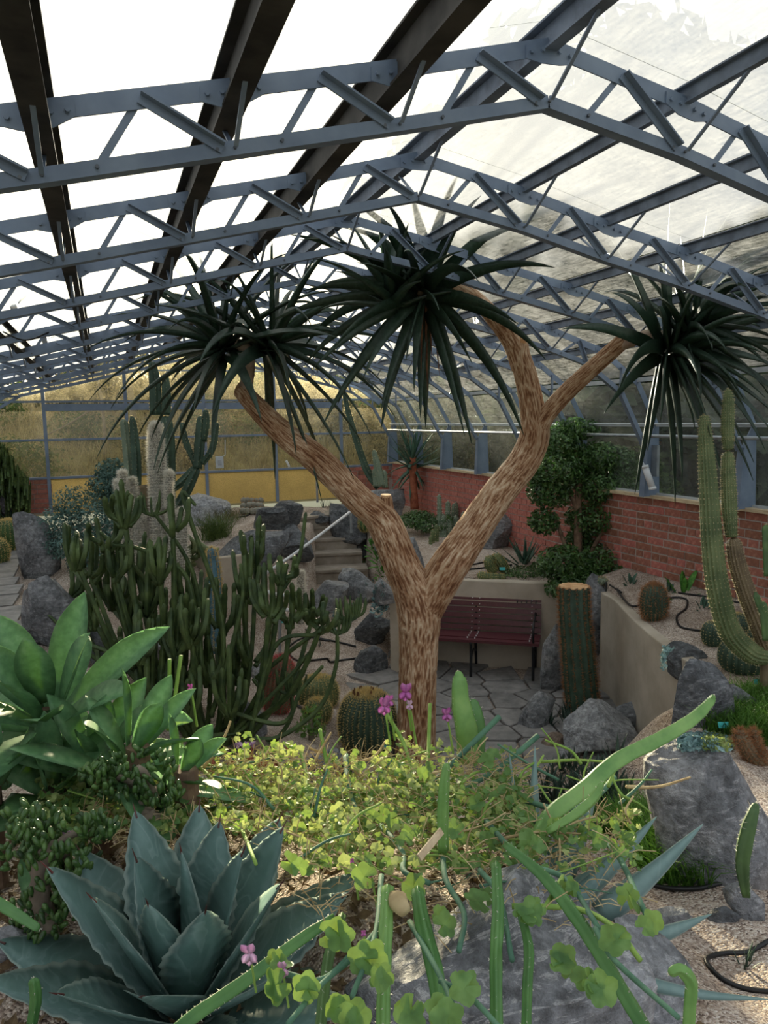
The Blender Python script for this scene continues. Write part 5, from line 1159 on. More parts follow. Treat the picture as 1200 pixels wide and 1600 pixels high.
# tufts and aloes on the upper bed
def tuft(name, label, px, py, n, hh, wd, seed, mat='grass', spread=.12, lean=.9, cat='grass', c=None):
    g_ = G(px, py) if c is None else c; t = thing(name, label, cat, g_); b = MB(); r = np.random.RandomState(seed)
    b.add(*grassblades(n, lambda r, n: np.stack([g_[0]+r.normal(size=n)*spread, g_[1]+r.normal(size=n)*spread, np.zeros(n)+g_[2]-.01], 1), hh, wd, seed, lean)); b.build('blades', mat, t, kind='stuff'); return t
tuft('grass_tuft', 'fine arching grass tuft on the bed left of the wide slate boulder', 338, 842, 500, .34, .008, 600, 'scrub_green', .08, 1.1)
tuft('grass_tuft', 'mossy grass tuft in front of the pale boulder by the end wall', 345, 812, 500, .22, .008, 601, 'scrub', .14, .9)
def patch(label, poly, n, hh, seed):
    Pp = [tuple(G(*p)[:2]) for p in poly]; A = np.array(Pp); lo, hi = A.min(0), A.max(0); t = thing('grass_patch', label, 'grass', (*A.mean(0), gz(*A.mean(0)))); b = MB()
    def reg(r, n):
        out = []
        while len(out) < n:
            q = lo+(hi-lo)*r.rand(n, 2); k = inpoly(q[:, 0], q[:, 1], Pp); out += q[k].tolist()
        q = np.array(out[:n]); return np.column_stack([q, H(q[:, 0], q[:, 1])])
    b.add(*grassblades(n, reg, hh, .006, seed, .9)); b.build('blades', 'grass', t, kind='stuff')
patch('bright green grass patch on the near gravel before the big sharp boulder', [(930, 1310), (990, 1285), (1040, 1290), (1120, 1350), (1110, 1395), (1010, 1385)], 3500, .13, 610)
patch('green grass growing under the tall cactus pair behind the orange fuzzy cactus', [(1090, 1120), (1140, 1090), (1230, 1080), (1230, 1170), (1150, 1165), (1100, 1145)], 3500, .12, 611)
# snake-like aloe clump
r_2 = random.Random(12); g_ = G(305, 895); dd = depth(g_)
t = thing('aloe_clump', 'clump of thick curling olive stems above the low beige wall', 'aloe', g_)
for k in range(22):
    x0, y0 = 305+r_2.uniform(-32, 26), 885+r_2.uniform(-22, 8); x1, y1 = x0+r_2.uniform(-24, 24), y0-r_2.uniform(6, 34)
    q, r = path([(x0, y0, dd, 7), ((x0+x1)/2+r_2.uniform(-8, 8), (y0+y1)/2, dd-.05, 8), (x1, y1, dd, 4)], n=10); b = MB(); b.tube(q, r, 8); b.build('stem', 'cactus_olive', t, True)
# succulents right
t = thing('trailing_sedum', 'jade green sedum hanging over the end of the curved wall', 'succulent', at(1040, 1030, 4.2)); b = MB()
for k in range(90): p = at(1043+r_2.gauss(0, 4) if k < 45 else 1037+r_2.gauss(0, 1.5), 1016+r_2.gauss(0, 3) if k < 45 else 1020+r_2.random()*26, 4.0-r_2.random()*.05); b.add(*leafcloud([(*p, .007, .007, .007)], 4, .009, k))
b.build('leaves', 'blue_succ', t, kind='stuff')
g_ = G(1108, 1172); t = thing('sedum_mat', 'mat of pale and dark green sedum on top of the large sharp boulder', 'succulent', g_); b = MB(); b2 = MB()
for k in range(300):
    px, py = 1065+r_2.random()*80, 1150+r_2.random()*24; p = SF(px, py)+np.array([0, 0, .015]); (b if px < 1100 or r_2.random() < .3 else b2).add(*leafcloud([(*p, .016, .016, .014)], 8, .012, k))
b.build('leaves', 'blue_succ', t, kind='stuff'); b2.build('pale_leaves', 'ger_light', t, kind='stuff')
for px, py, lab, n_ in ((1068, 925, 'broad leaved green plant against the brick wall behind the black hose', 1), (1045, 925, 'small dark plant against the brick wall beside the broad leaved one', 0), (985, 912, 'small green plant between the jade tree and the brown spined barrel', 0), (1100, 950, 'pale green opuntia like seedling by the brick wall left of the tall columns', 0)):
    g_ = G(px, py); t = thing('leafy_plant', lab, 'plant', g_); rosette(t, g_+np.array([0, 0, .02]), (0, -.1, 1), 9 if n_ else 14, .26 if n_ else .14, .085 if n_ else .05, .2, 1.1, 'bright_green' if n_ == 1 else 'agave_green', 620+px, droop=.2, prof=obov, n=8, chan=.2)
# jade stems in the lower left
for k, (pts, w0, bl, lab, dd) in enumerate([([(60, 1600), (75, 1480), (62, 1400), (70, 1340), (95, 1320)], 40, [(60, 1290, 52, 34), (40, 1330, 40, 40), (95, 1400, 34, 50), (60, 1440, 44, 40), (150, 1300, 30, 20), (110, 1350, 40, 26)], 'old jade plant with thick gnarled grey trunk in the lower left', 1.75), ([(225, 1330), (238, 1290), (225, 1265), (240, 1240)], 34, [(215, 1200, 60, 26), (150, 1215, 28, 16), (250, 1245, 34, 20), (190, 1235, 40, 22)], 'jade plant with stubby leaves on a twisted grey stump behind the grey agave', 2.0)]):
    p = at(pts[0][0], pts[0][1], dd); p[2] = min(p[2], gz(p[0], p[1])+.1); t = thing('jade_plant', lab, 'succulent', (p[0], p[1], gz(p[0], p[1])))
    q, r = path([(x, y, dd, w0*(1-.12*i)) for i, (x, y) in enumerate(pts)], n=30)
    def mod(R, th, ii): return R*(1+.12*np.sin(ii*.9)[:, None]*np.cos(3*th)[None]+.08*np.sin(ii*1.7)[:, None])
    V, F = sweep(q, r, 24, True, mod); b = MB(); b.add(V, F); b.build('trunk', 'grey_bark', t, True)
    for j, (x, y, rx, ry) in enumerate(bl):
        c0 = q[-1 if k else min(29, 12+3*j)]; c1 = at(x, y, dd+r_2.uniform(-.05, .1)); b = MB(); b.tube(spline([c0, (c0+c1)/2+[0, 0, .02], c1], 8), .010, 8); b.build('branch', 'grey_bark', t, True)
        V = []; F = []; m = MB()
        for i in range(70):
            a = r_2.uniform(0, 6.28); rr = r_2.random()**.5; p = at(x+rx*rr*math.cos(a), y+ry*rr*math.sin(a), dd+r_2.uniform(-.10, .10)); dv = np.array([r_2.gauss(0, .5), r_2.gauss(0, .5), 1]); dv /= np.linalg.norm(dv); m.tube([p, p+dv*.012, p+dv*.024, p+dv*.028], [.003, .0065, .006, .002], 6)
        m.build('leaf_cluster', 'jade', t, True, kind='stuff')
# tree-like spiny shrub
g_ = G(335, 1165); ds = depth(g_); t = thing('spiny_shrub', 'huge dark green candelabra shrub of spiny finger stems left of the tree', 'shrub', g_, )
MT['spurge'] = simple('dark spurge stem', '#2f4226', '#56683a', 9, .55, spec=.35, trans=.03)
def finger(m, pts, r0, r1, n=12):
    q = spline(pts, n); r = np.linspace(r0, r1, n); r[-1] *= .5
    def mod(R, th, ii): return R*(.72+.28*np.abs(np.cos(2*th))[None])*(1+.10*np.cos(ii*2.6)[:, None])
    V, F = sweep(q, r, 16, True, mod); m.add(V, F)
r_2 = random.Random(21)
CL = [(120, 880, 9, 70), (140, 900, 9, 70), (180, 900, 10, 70), (230, 950, 10, 80), (180, 940, 10, 80), (275, 1020, 10, 90), (260, 1110, 10, 90), (225, 1060, 9, 80), (365, 1060, 10, 90), (300, 950, 9, 80), (105, 930, 6, 60), (195, 815, 8, 70), (165, 850, 6, 60), (215, 900, 9, 70), (250, 900, 8, 70), (150, 975, 9, 60), (95, 975, 6, 50), (200, 970, 9, 75), (250, 980, 9, 75), (215, 1030, 10, 80), (300, 1000, 9, 90), (345, 980, 9, 90),
      (385, 930, 9, 90), (400, 880, 7, 70), (420, 960, 8, 80), (455, 970, 7, 60), (490, 960, 7, 46), (505, 975, 6, 36), (392, 1030, 8, 90), (330, 1060, 10, 110), (280, 1070, 9, 100), (240, 1090, 8, 90), (300, 1110, 8, 90), (360, 1110, 8, 100), (180, 1050, 7, 60), (270, 830, 5, 60), (440, 905, 6, 46)]
for k, (x, y, n, L) in enumerate(CL):
    dd = ds+r_2.uniform(-.35, .45); m = MB(); c = at(x, y, dd); bs = at(330+(x-330)*.15+r_2.uniform(-12, 12), 1160, ds+r_2.uniform(-.1, .1)); bs[2] = gz(bs[0], bs[1])
    mid = bs*.5+c*.5+np.array([0, 0, -.10])+RT*(.10 if x > 330 else -.10)*min(1, abs(x-330)/90); finger(m, [bs, mid, c], .024, .018, 26)
    for j in range(n):
        off = r_2.uniform(-1, 1); x2 = x+off*26; h = L*r_2.uniform(.55, 1.1)*(1-.25*abs(off)); st_ = at(x+off*8, y+r_2.uniform(-4, 14), dd); md = at(x2, y-h*.35, dd+r_2.uniform(-.1, .1)); tp = at(x2+off*4+r_2.uniform(-4, 4), y-h, dd+r_2.uniform(-.12, .12)); finger(m, [st_, md, tp], .021, .019, 14)
    m.build('branch', 'spurge', t, True)
LS = [[(355, 1130), (320, 980), (295, 880), (240, 800)], [(350, 1120), (345, 960), (300, 820), (285, 770), (306, 790)], [(400, 1110), (425, 960), (465, 880), (478, 800)], [(300, 1100), (260, 960), (205, 880), (155, 830)], [(330, 1120), (365, 1000), (380, 930), (376, 880)],
      [(390, 1150), (430, 1010), (500, 990), (545, 965)], [(395, 1155), (440, 1150), (500, 1105), (525, 1040), (527, 985)], [(380, 1160), (425, 1160), (455, 1120), (455, 1080)], [(350, 1160), (400, 1110), (450, 1060), (485, 1018)], [(330, 1150), (380, 1140), (410, 1090), (395, 1060)], [(400, 1060), (450, 1020), (500, 985), (550, 960)], [(280, 1120), (215, 1085), (150, 1030), (75, 960)],
      [(350, 1110), (440, 1130), (470, 1080), (505, 1040)], [(230, 1080), (170, 1020), (110, 1000), (90, 970)], [(310, 1000), (290, 900), (225, 860), (170, 850)]]
for k, pts in enumerate(LS):
    dd = ds-.1+r_2.uniform(-.15, .15); m = MB(); finger(m, [at(x, y, dd) for x, y in pts], .019, .013, 50); e = pts[-1]
    if k in (5, 6, 10, 7, 0):
        for j in range(9): o = r_2.uniform(-1, 1); finger(m, [at(e[0], e[1]+6, dd), at(e[0]+o*20, e[1]-2, dd), at(e[0]+o*26, e[1]-r_2.uniform(14, 34), dd)], .011, .010, 8)
    m.build('long_stem', 'spurge', t, True)
# dry red stems
g_ = SF(405, 1205); t = thing('dry_plant', 'withered red brown stems with pale pink flower heads by the brown stone', 'plant', g_); dd = depth(g_)-.1
for k in range(12):
    x = 390+r_2.uniform(-45, 45); y = 1205+r_2.uniform(-8, 14); q, r = path([(x, y, dd, 9), (x+r_2.uniform(-20, 20), y-r_2.uniform(0, 24), dd-.05, 9), (x+r_2.uniform(-45, 45), y-r_2.uniform(-8, 40), dd, 5)], n=10); b = MB(); b.tube(q, r, 7); b.build('stem', 'red_dry', t, True)
for x in (378, 388, 398):
    q, r = path([(x, 1215, dd, 3), (x-2, 1185, dd, 3), (x-6, 1166, dd, 3)], n=8); b = MB(); b.tube(q, r, 5); b.build('flower_stalk', 'red_dry', t); b = MB(); b.add(*leafcloud([(*at(x-6, 1164, dd), .02, .02, .012)], 10, .02, x)); b.build('flower', 'petal_pale', t)
# ------------------------------------------------------------------ trailing cactus stems of the foreground
def trail(label, pl, mat='cereus_mid', ribs=4, d=None, off=.03, group=None, seed=1, name='cereus', sp='spine_white', sl_=.0035, **k):
    if d is None: P = [SF(x, y, off) for x, y, w in pl]
    else: P = [at(x, y, d if not isinstance(d, (list, tuple)) else d[i]) for i, (x, y, w) in enumerate(pl)]
    r = [w*depth(p)/FPX/2 for p, (x, y, w) in zip(P, pl)]; b0 = P[0]; t = thing(name, label, 'cactus', (b0[0], b0[1], min(b0[2], max(b0[2]-.3, gz(b0[0], b0[1])))), group); q = spline(np.column_stack([P, r]), 40)
    ribbed(t, q[:, :3], q[:, 3], ribs, .32, mat, sp, 2, sl_, .0018, .022, seed, 'stem', True, tubercle=.04); return t
trail('long green cactus stem lying diagonally in front of the grey agave', [(520, 1436, 18), (470, 1468, 24), (380, 1535, 27), (300, 1590, 28), (262, 1625, 28)], d=[1.45, 1.38, 1.3, 1.22, 1.18])
trail('pale cactus stem hanging straight down the boulder, leftmost of the hanging ones', [(606, 1385, 19), (603, 1450, 22), (600, 1520, 22), (598, 1620, 22)], 'cereus_pale', d=[1.38, 1.32, 1.25, 1.2], seed=2)
trail('cactus stem hanging down the boulder between the pale stem and the thinner ones', [(652, 1390, 19), (660, 1440, 25), (680, 1520, 27), (692, 1610, 27)], d=[1.4, 1.34, 1.26, 1.2], seed=3)
trail('slim cactus stem hanging over the middle of the boulder', [(775, 1350, 15), (778, 1420, 19), (775, 1500, 20), (776, 1620, 20)], d=[1.45, 1.36, 1.28, 1.22], seed=4)
trail('narrow cactus stem hanging right of the slim one over the boulder', [(812, 1420, 12), (826, 1480, 16), (824, 1540, 16), (822, 1620, 16)], 'cereus_mid', d=[1.4, 1.34, 1.28, 1.22], seed=5)
trail('long spotted cactus stem falling diagonally to the lower right', [(790, 1320, 15), (850, 1370, 24), (905, 1440, 27), (955, 1520, 27), (1015, 1620, 28)], d=[1.6, 1.5, 1.4, 1.3, 1.2], seed=6)
trail('long bright green cactus arm curving up in front of the curved wall', [(835, 1310, 19), (862, 1272, 30), (910, 1235, 31), (965, 1188, 30), (1030, 1155, 28), (1080, 1125, 24), (1108, 1098, 16), (1116, 1086, 9)], 'cereus_pale', d=[1.9, 1.95, 2.0, 2.05, 2.1, 2.15, 2.2, 2.2], seed=7)
trail('short cactus arm below the long bright green one', [(855, 1300, 13), (900, 1272, 18), (930, 1245, 16), (941, 1222, 9)], 'cereus_pale', d=1.85, seed=8)
trail('upright yellow green cactus stem among the geraniums before the trunk', [(693, 1330, 18), (692, 1280, 20), (694, 1230, 19), (698, 1192, 12)], 'cereus_pale', d=1.75, seed=9)
trail('yellowing cactus stub bending over in the lower right corner', [(1076, 1620, 25), (1078, 1570, 25), (1080, 1535, 24), (1062, 1515, 19), (1045, 1522, 15)], 'cereus_pale', d=1.25, seed=10)
trail('dark wavy edged cactus standing behind the leaning grey rock at the right edge', [(1166, 1400, 16), (1160, 1350, 27), (1168, 1300, 28), (1182, 1255, 16)], 'cactus_green', 4, d=2.25, seed=11, sl_=.01)
trail('cactus stem entering from the left edge beside the old jade trunk', [(-20, 1400, 22), (20, 1425, 22), (62, 1452, 16)], d=1.5, seed=12)
trail('short dark cactus stem at the lower left corner below the jade', [(50, 1600, 16), (56, 1560, 18), (52, 1528, 16)], d=1.4, seed=13)
trail('dark cactus stem hanging between the grey agave and the boulder', [(535, 1430, 13), (515, 1490, 18), (505, 1560, 18), (500, 1620, 18)], 'cactus_green', d=[1.45, 1.36, 1.28, 1.22], seed=14)
t = trail('upright bright green three sided cactus right of the trunk', [(728, 1190, 36), (726, 1140, 40), (718, 1100, 34), (716, 1062, 26), (716, 1048, 16)], 'cereus_pale', 3, d=2.6, seed=15)
column(t, [(738, 1190, 2.62, 34), (742, 1140, 2.62, 34), (738, 1092, 2.62, 20)], 3, mat='cereus_mid', spine='spine_white', depth_=.35, gap=.03, sm=2, sl_=.008, seed=16)
t = thing('cut_stub', 'small pale woolly cut stub on the boulder among the hanging stems', 'stub', at(622, 1412, 1.36)); b = MB(); b.tube([at(612, 1402, 1.37), at(622, 1408, 1.35), at(632, 1424, 1.33)], [.012, .019, .012], 12); b.build('stub', 'dry', t, True)
a0 = SF(655, 1335, .03); a1 = SF(690, 1298, .04); b = MB(); b.bar(at(655, 1340, 1.6), at(690, 1298, 1.66), .016, .005, tuple(-FW)); tag(centre(b.build('broken_label', 'sill', None)), 'pale broken strip of wood lying among the geranium stems above the boulder', 'strip')
# ------------------------------------------------------------------ geraniums
def lobed(m, c, nrm, R, cup=.25, seed=0):
    r = random.Random(seed); ax, a, b_ = ortho(nrm); V = [c]; k = 14
    ro = r.uniform(0, 6.28); k = 20 if R > .018 else 14
    for i in range(k):
        th = ro+2*PI*i/k; rad = R*(.76+.24*abs(math.cos(2.5*(th-ro)+PI/2)))*(.94+.1*r.random())

        if i == 0: rad *= .35
        V.append(c+(a*math.cos(th)+b_*math.sin(th))*rad+ax*(cup*R*(.5+.5*math.sin(2*th+ro))))
    m.add(V, [(0, 1+i, 1+(i+1) % k) for i in range(k)])
def fdepth(x, y):               # the carpet of foliage: nearer towards the bottom of the bed
    return float(np.interp(y, [1100, 1180, 1260, 1340, 1450, 1600], [2.6, 2.45, 2.15, 1.8, 1.45, 1.2]))
r_2 = random.Random(33)
V = []; lit = MB()
MT['litter'] = simple('brown leaf litter', '#4a3a2a', '#7d6a4c', 25, .95, trans=.1)
for k in range(4200):
    x = r_2.uniform(-.5, 1.25); y = r_2.uniform(1.15, 3.0); z = gz(x, y)+r_2.random()*.02; c = np.array([x, y, z]); lit.add(*leafcloud([(x, y, z, .004, .004, .004)], 1, .018, k, up=2))
lit.build('leaf_litter', 'litter', None); o = bpy.data.objects['leaf_litter']; tag(o, 'brown dried leaf litter lying under the geraniums in the foreground bed', 'leaves', kind='stuff')
ger = []
for nm, gx_, lab in (('l', (60, 420), 'sunlit tangle of small leaved geranium behind the grey agave'), ('m', (420, 760), 'sprawling geranium with pink flowers in front of the tree trunk'), ('r', (760, 1020), 'trailing geranium with lobed leaves over the right side of the boulder')):
    xm = (gx_[0]+gx_[1])/2; p = at(xm, 1330, fdepth(xm, 1330)); t = thing('trailing_geranium', lab, 'geranium', (p[0], p[1], gz(p[0], p[1])), 'geraniums trailing across the foreground'); ger.append((gx_, t))
def gof(x): return next((t for g, t in ger if g[0] <= x < g[1]), ger[0][1] if x < 400 else ger[-1][1])
hand = [[(596, 1290), (629, 1332), (631, 1361), (671, 1380)], [(692, 1323), (696, 1373), (725, 1427), (717, 1486)], [(754, 1277), (817, 1344), (883, 1373), (935, 1450)], [(829, 1282), (900, 1286), (960, 1330), (1010, 1430)], [(787, 1230), (725, 1252), (660, 1290)],
        [(450, 1600), (504, 1536), (558, 1490), (600, 1440)], [(446, 1521), (504, 1530), (560, 1480)], [(596, 1369), (587, 1457), (550, 1557)], [(687, 1532), (733, 1557), (785, 1610)], [(640, 1440), (690, 1530), (715, 1590)], [(800, 1500), (780, 1400), (750, 1360)], [(1000, 1500), (960, 1450), (900, 1420), (800, 1416)],
        [(880, 1370), (850, 1420), (830, 1440)], [(780, 1120), (730, 1170), (680, 1220), (650, 1260)], [(840, 1150), (780, 1200), (720, 1235)], [(960, 1215), (930, 1245), (880, 1265), (800, 1245)], [(930, 1450), (960, 1500), (1060, 1590)], [(420, 1260), (470, 1235), (540, 1240), (600, 1235)], [(540, 1180), (545, 1230), (560, 1280)],
        [(265, 1030), (262, 1090), (240, 1160), (238, 1200)], [(283, 1024), (270, 1110), (262, 1140)], [(305, 1190), (350, 1240), (375, 1290), (400, 1350)], [(200, 1190), (260, 1250), (330, 1310)], [(500, 1140), (510, 1190), (520, 1240)], [(470, 1170), (480, 1230), (475, 1290)], [(600, 1110), (630, 1160), (650, 1230), (655, 1280)], [(672, 1100), (670, 1160), (668, 1220)]]
thick = [9]*19+[6]*8
for pts, w_ in zip(hand, thick):
    P = np.array([at(x, y, fdepth(x, y)-.12 if y > 1340 else fdepth(x, y)-.02) for x, y in pts]); q = spline(P, 16); b = MB(); b.tube(q, [w_*depth(p)/FPX/2 for p in q], 7); b.build('stem', 'ger_stem' if w_ > 7 and r_2.random() < .75 else 'ger_stem2', gof(pts[0][0]), True)
for k in range(190):
    x = r_2.uniform(90, 990); y = r_2.uniform(1190, 1390); L = r_2.uniform(50, 150); a = r_2.gauss(-.4 if x < 500 else .4, 1.1); dd = fdepth(x, y)+r_2.uniform(-.1, .15)
    if (x < 460 and y > 1300) or (x > 900 and y > 1290): continue
    P = np.array([at(x, y, dd), at(x+math.sin(a)*L*.5+r_2.uniform(-12, 12), y-math.cos(a)*L*.3+r_2.uniform(-10, 10), dd+.03), at(x+math.sin(a)*L, y-math.cos(a)*L*.55, dd+.05)]); q = spline(P, 10); b = MB(); w_ = r_2.uniform(3, 6); b.tube(q, np.linspace(w_, w_*.6, 10)*dd/FPX/2, 5); b.build('stem', r_2.choice(['ger_stem2', 'ger_stem', 'ger_stem2', 'dry']), gof(x), True)
fol = {id(t): [MB(), MB(), MB()] for g, t in ger}
for k in range(5200):
    x = r_2.uniform(60, 1000); ym = 1208+16*math.sin(x/37)+12*math.sin(x/13+1); ym = ym if x < 800 else ym+30; y = ym+(abs(r_2.gauss(0, 1))*85 if r_2.random() < .92 else -r_2.random()*40)
    if x < 470: y = min(y, 1310+.0*x)
    if x < 330 and y < 1210: continue
    if x < 440 and y > 1300 and x > 130: continue
    if x > 830 and (r_2.random() < .7 or y < 1265): continue
    if y > 1360: continue
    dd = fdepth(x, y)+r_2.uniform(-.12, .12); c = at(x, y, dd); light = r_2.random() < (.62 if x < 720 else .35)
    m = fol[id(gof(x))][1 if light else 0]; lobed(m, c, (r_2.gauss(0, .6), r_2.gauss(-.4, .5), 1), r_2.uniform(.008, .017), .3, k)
for k in range(2600):            # dry wisps between the leaves
    x = r_2.uniform(120, 980); y = 1180+abs(r_2.gauss(0, 1))*105
    if (x < 440 and y > 1330) or y > 1450 or (x > 830 and y < 1275): continue
    dd = fdepth(x, y)+r_2.uniform(-.1, .12); c = at(x, y, dd); d_ = np.array([r_2.gauss(0, 1), r_2.gauss(0, .6), r_2.gauss(.2, .6)]); d_ /= np.linalg.norm(d_); m = fol[id(gof(x))][2]; L = r_2.uniform(.03, .09); m.tube([c, c+d_*L*.5+[0, 0, .008], c+d_*L], .0013, 4, False)
for g, t in ger:
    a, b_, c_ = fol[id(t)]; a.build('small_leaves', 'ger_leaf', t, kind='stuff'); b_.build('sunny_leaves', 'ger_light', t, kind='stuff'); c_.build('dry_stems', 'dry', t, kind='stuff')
big = [(580, 1495), (695, 1445), (650, 1375), (815, 1430), (840, 1320), (745, 1255), (770, 1180), (880, 1500), (910, 1530), (940, 1545), (960, 1470), (895, 1390), (835, 1420), (640, 1580), (700, 1590), (520, 1460), (525, 1575), (430, 1540), (660, 1210), (610, 1280), (870, 1290), (930, 1300), (480, 1545), (555, 1590), (725, 1545), (980, 1400), (1020, 1440), (760, 1400), (560, 1360), (640, 1300), (700, 1290), (590, 1530), (455, 1350), (430, 1500)]
for k, (x, y) in enumerate(big):
    for j in range(2):
        xx, yy = x+r_2.uniform(-16, 16)*j, y+r_2.uniform(-14, 14)*j; m = MB(); lobed(m, at(xx, yy, fdepth(xx, yy)-.15), (r_2.gauss(0, .4), -.7+r_2.gauss(0, .3), .8), r_2.uniform(.018, .030), .25, 900+k*2+j); m.build('leaf', 'ger_leaf', gof(xx))
def flower(x, y, dd, mat, sz, t, seed, down=False):
    r = random.Random(seed); c = at(x, y, dd); b = MB()
    for i, (a, l) in enumerate([(.35, 1.2), (-.35, 1.15), (2.3, .75), (-2.3, .75), (3.14, .8)]):
        d = RT*math.sin(a+r.uniform(-.2, .2))+np.array([0, 0, math.cos(a)*(1 if not down else -.3)])-FW*.35; V, F = blade(c, d, sz*l, sz*.62, .25, .02, 5, obov, .1, up=-FW); b.add(V, F)
    b.build('flower', mat, t, True)
for k, (x, y, mt, sz) in enumerate([(633, 1082, 'petal', .036), (600, 1104, 'petal', .036), (607, 1096, 'petal', .026), (640, 1102, 'petal_pale', .02), (698, 1117, 'petal', .028), (106, 1308, 'petal_pale', .022), (131, 1291, 'petal_pale', .018), (390, 1490, 'petal_pale', .024), (441, 1514, 'petal_pale', .018), (298, 1075, 'petal', .016), (568, 1458, 'petal', .008), (580, 1366, 'petal', .008), (550, 1345, 'petal', .008)]):
    dd = fdepth(x, y)-.15 if y > 1300 else fdepth(x, 1180)-.05; flower(x, y, dd, mt, sz, gof(x), k)
    if y < 1150 or y > 1280: q, r = path([(x, y, dd+.005, 3), (x+4, y+22, dd+.01, 3.4), (x+10, y+60, dd+.03, 4)], n=8); b = MB(); b.tube(q, r, 5); b.build('flower_stalk', 'ger_stem2', gof(x))
# ------------------------------------------------------------------ hoses, labels, fittings
def hose(label, pl, off=.0, wpx=None, rad=.009):
    P = [G(x, y)+np.array([0, 0, rad]) for x, y in pl]; q = spline(P, 12*len(P)); q = np.array([[p[0], p[1], max(p[2], gz(p[0], p[1])+rad*.8)] for p in q]); b = MB(); b.tube(q, rad, 8); o = b.build('drip_hose', 'hose', None, True); tag(centre(o), label, 'hose', 'black drip hoses')
hose('black drip hose snaking past the brown spined barrel in the raised bed', [(952, 930), (970, 940), (963, 948), (985, 948), (1010, 944), (1050, 936), (1072, 938), (1072, 952), (1058, 965), (1062, 980), (1080, 986), (1100, 988)])
hose('black drip hose running along the foot of the brick wall', [(1060, 928), (1110, 935), (1150, 942), (1195, 950)], rad=.008)
hose('looped black drip hose on the gravel left of the beige wall', [(556, 1012), (520, 1003), (480, 1002), (455, 1010), (450, 1022), (470, 1034), (520, 1036), (560, 1030)], rad=.012)
hose('black drip hose by the blue succulents', [(478, 985), (490, 998), (515, 1003)], rad=.011)
hose('black hose half buried beside the small barrel cacti', [(430, 1085), (455, 1100), (475, 1112), (490, 1130)], rad=.012)
hose('black hose under the big golden barrel cactus', [(610, 1150), (618, 1160), (616, 1180), (612, 1200)], rad=.01)
hose('black hose curving down beside the cut column cactus', [(938, 1060), (944, 1080), (942, 1100), (930, 1115)], rad=.009)
hose('black hose lying in front of the short grass and the big boulder', [(990, 1372), (1030, 1388), (1090, 1392), (1140, 1390)], rad=.008)
hose('black hose sweeping round the little rosette on the nearest gravel', [(1210, 1475), (1170, 1488), (1130, 1493), (1106, 1503), (1106, 1518), (1128, 1536), (1165, 1550), (1215, 1562)], rad=.007)
hose('black hose along the back bed behind the right fork', [(718, 892), (745, 890), (780, 886), (800, 884)], rad=.01)
hose('second black hose beside the ball cacti behind the fork', [(700, 878), (730, 884), (755, 880)], rad=.01)
hose('thin black hose looping by the mound of round cacti', [(370, 808), (388, 806), (392, 798), (380, 792)], rad=.011)
hose('black hose running past the dark aloes between the boulders', [(980, 1250), (972, 1270), (962, 1285)], rad=.008)
def ptag(px, py, w, label, d=None):
    g_ = SF(px, py) if d is None else at(px, py, d); dd = depth(g_); t = thing('plant_label', label, 'label', g_, 'turquoise plant labels'); k = w*dd/FPX
    b = MB(); c = g_+np.array([0, 0, .07]); b.box(c, (k, .003, k*.62), (RT, np.cross([0, 0, 1.], RT)*1, np.array([0, 0, 1.])*.8+(-FW)*-.4)); b.build('plate', 'tag', t); b = MB(); b.tube([g_, c], .0025, 6); b.build('stake', 'black_iron', t)
ptag(785, 898, 9, 'turquoise label beside the cactus lying on the beige wall'); ptag(1130, 1152, 17, 'turquoise label standing in the sedum near the orange fuzzy cactus'); ptag(1185, 1082, 15, 'turquoise label in the grass at the foot of the tall columns'); ptag(604, 1180, 11, 'turquoise label on a black stake before the big golden barrel'); ptag(1182, 960, 6, 'small turquoise label by the brick wall at the right edge'); ptag(440, 980, 9, 'turquoise label among the blue rosettes near the curved rail')
g_ = G(727, 885); t = thing('plant_pot', 'small red brown pot half hidden by the right fork of the tree', 'pot', g_); b = MB(); b.tube([g_, g_+[0, 0, .02], g_+[0, 0, .15], g_+[0, 0, .17]], [.05, .055, .07, .075], 20); b.build('pot', 'terracotta', t, True)
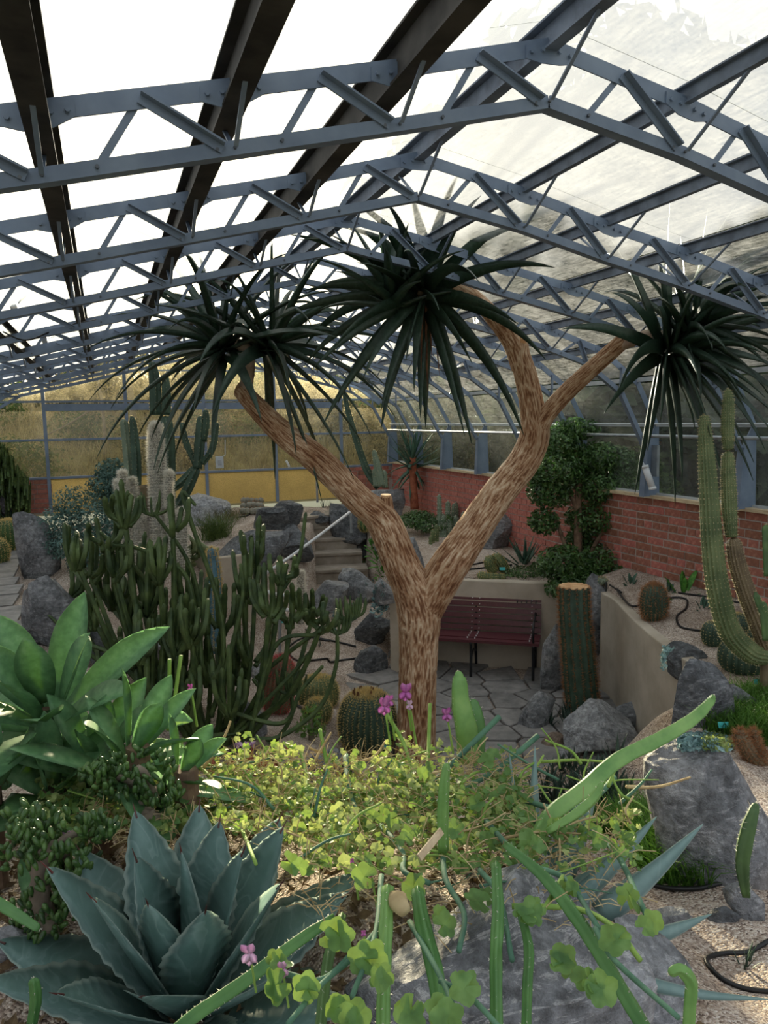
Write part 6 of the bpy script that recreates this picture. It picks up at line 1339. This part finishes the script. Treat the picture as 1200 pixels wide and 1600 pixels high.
# window opener on the pipe
p0 = atX(1003, 712, 4.84); t = thing('window_opener', 'white cylindrical window opener hanging below the grey pipe right of the jade tree', 'window opener', p0); dd = depth(p0)-.05
b = MB(); b.tube([at(1008, 730, dd), at(1019, 762, dd)], .032, 16); b.tube([at(1007, 727, dd), at(1008, 731, dd)], .036, 16); b.tube([at(1019, 761, dd), at(1020, 765, dd)], .036, 16); b.build('cylinder', 'rail', t, True)
b = MB(); b.tube([at(1007, 728, dd), at(1000, 716, dd), at(1006, 700, dd)], .009, 8); b.build('arm', 'white_steel', t); b = MB(); b.box(at(1024, 720, dd+.05), (.03, .08, .30)); b.build('bracket', 'galv', t)
for k, (a, lab) in enumerate([((22, 500), 'boxy grey roof vent motor at the left roof slope with a drooping black cable'), ((70, 560), 'second grey roof vent motor further along the left roof slope')]):
    c = atY(a[0], a[1]-22 if k == 0 else a[1]-30, 6.2+2.0*k); t = thing('vent_motor', lab, 'vent motor', c)
    b = MB(); b.box(c, (.05, .30, .06), ((1, 0, 0), (0, .95, -.3), (0, .3, .95))); b.build('housing', 'white_steel', t); b = MB(); b.bar(c+[.0, -.12, .02], c+[.06, -.2, .22], .015, .015); b.bar(c+[.0, .12, 0], c+[.06, .2, .16], .015, .015); b.build('arm', 'white_steel', t)
cb = [atY(4, 518, 5.6), atY(30, 530, 5.6), atY(50, 530, 5.7), atY(75, 520, 5.8), atY(110, 508, 6.0), atY(150, 500, 6.2)]; b = MB(); b.tube(spline(cb, 30), .006, 6); tag(centre(b.build('cable', 'hose', None, True)), 'thin black cable drooping below the left roof trusses', 'cable')
p = atY(343, 722, YE-.06); t = thing('socket_box', 'pale grey electrical box with a hanging switch on the glazed end door', 'box', p); b = MB(); b.box(p, (.13, .05, .20)); b.build('housing', 'white_steel', t); b = MB(); b.box(p+[0, -.03, -.01], (.06, .02, .09)); b.build('cover', 'galv', t); b = MB(); b.tube([p+[.07, 0, .1], p+[.1, 0, .12], p+[.11, 0, .38]], .008, 6); b.build('conduit', 'white_steel', t)
p = atY(450, 725, YE-.4); b = MB(); b.tube(spline([p+[-.03, 0, .06], p+[0, 0, 0], p+[.02, 0, -.05]], 8), .02, 8); tag(centre(b.build('door_handle_lever', 'rail', None, True)), 'white curved lever by the end wall door', 'lever')
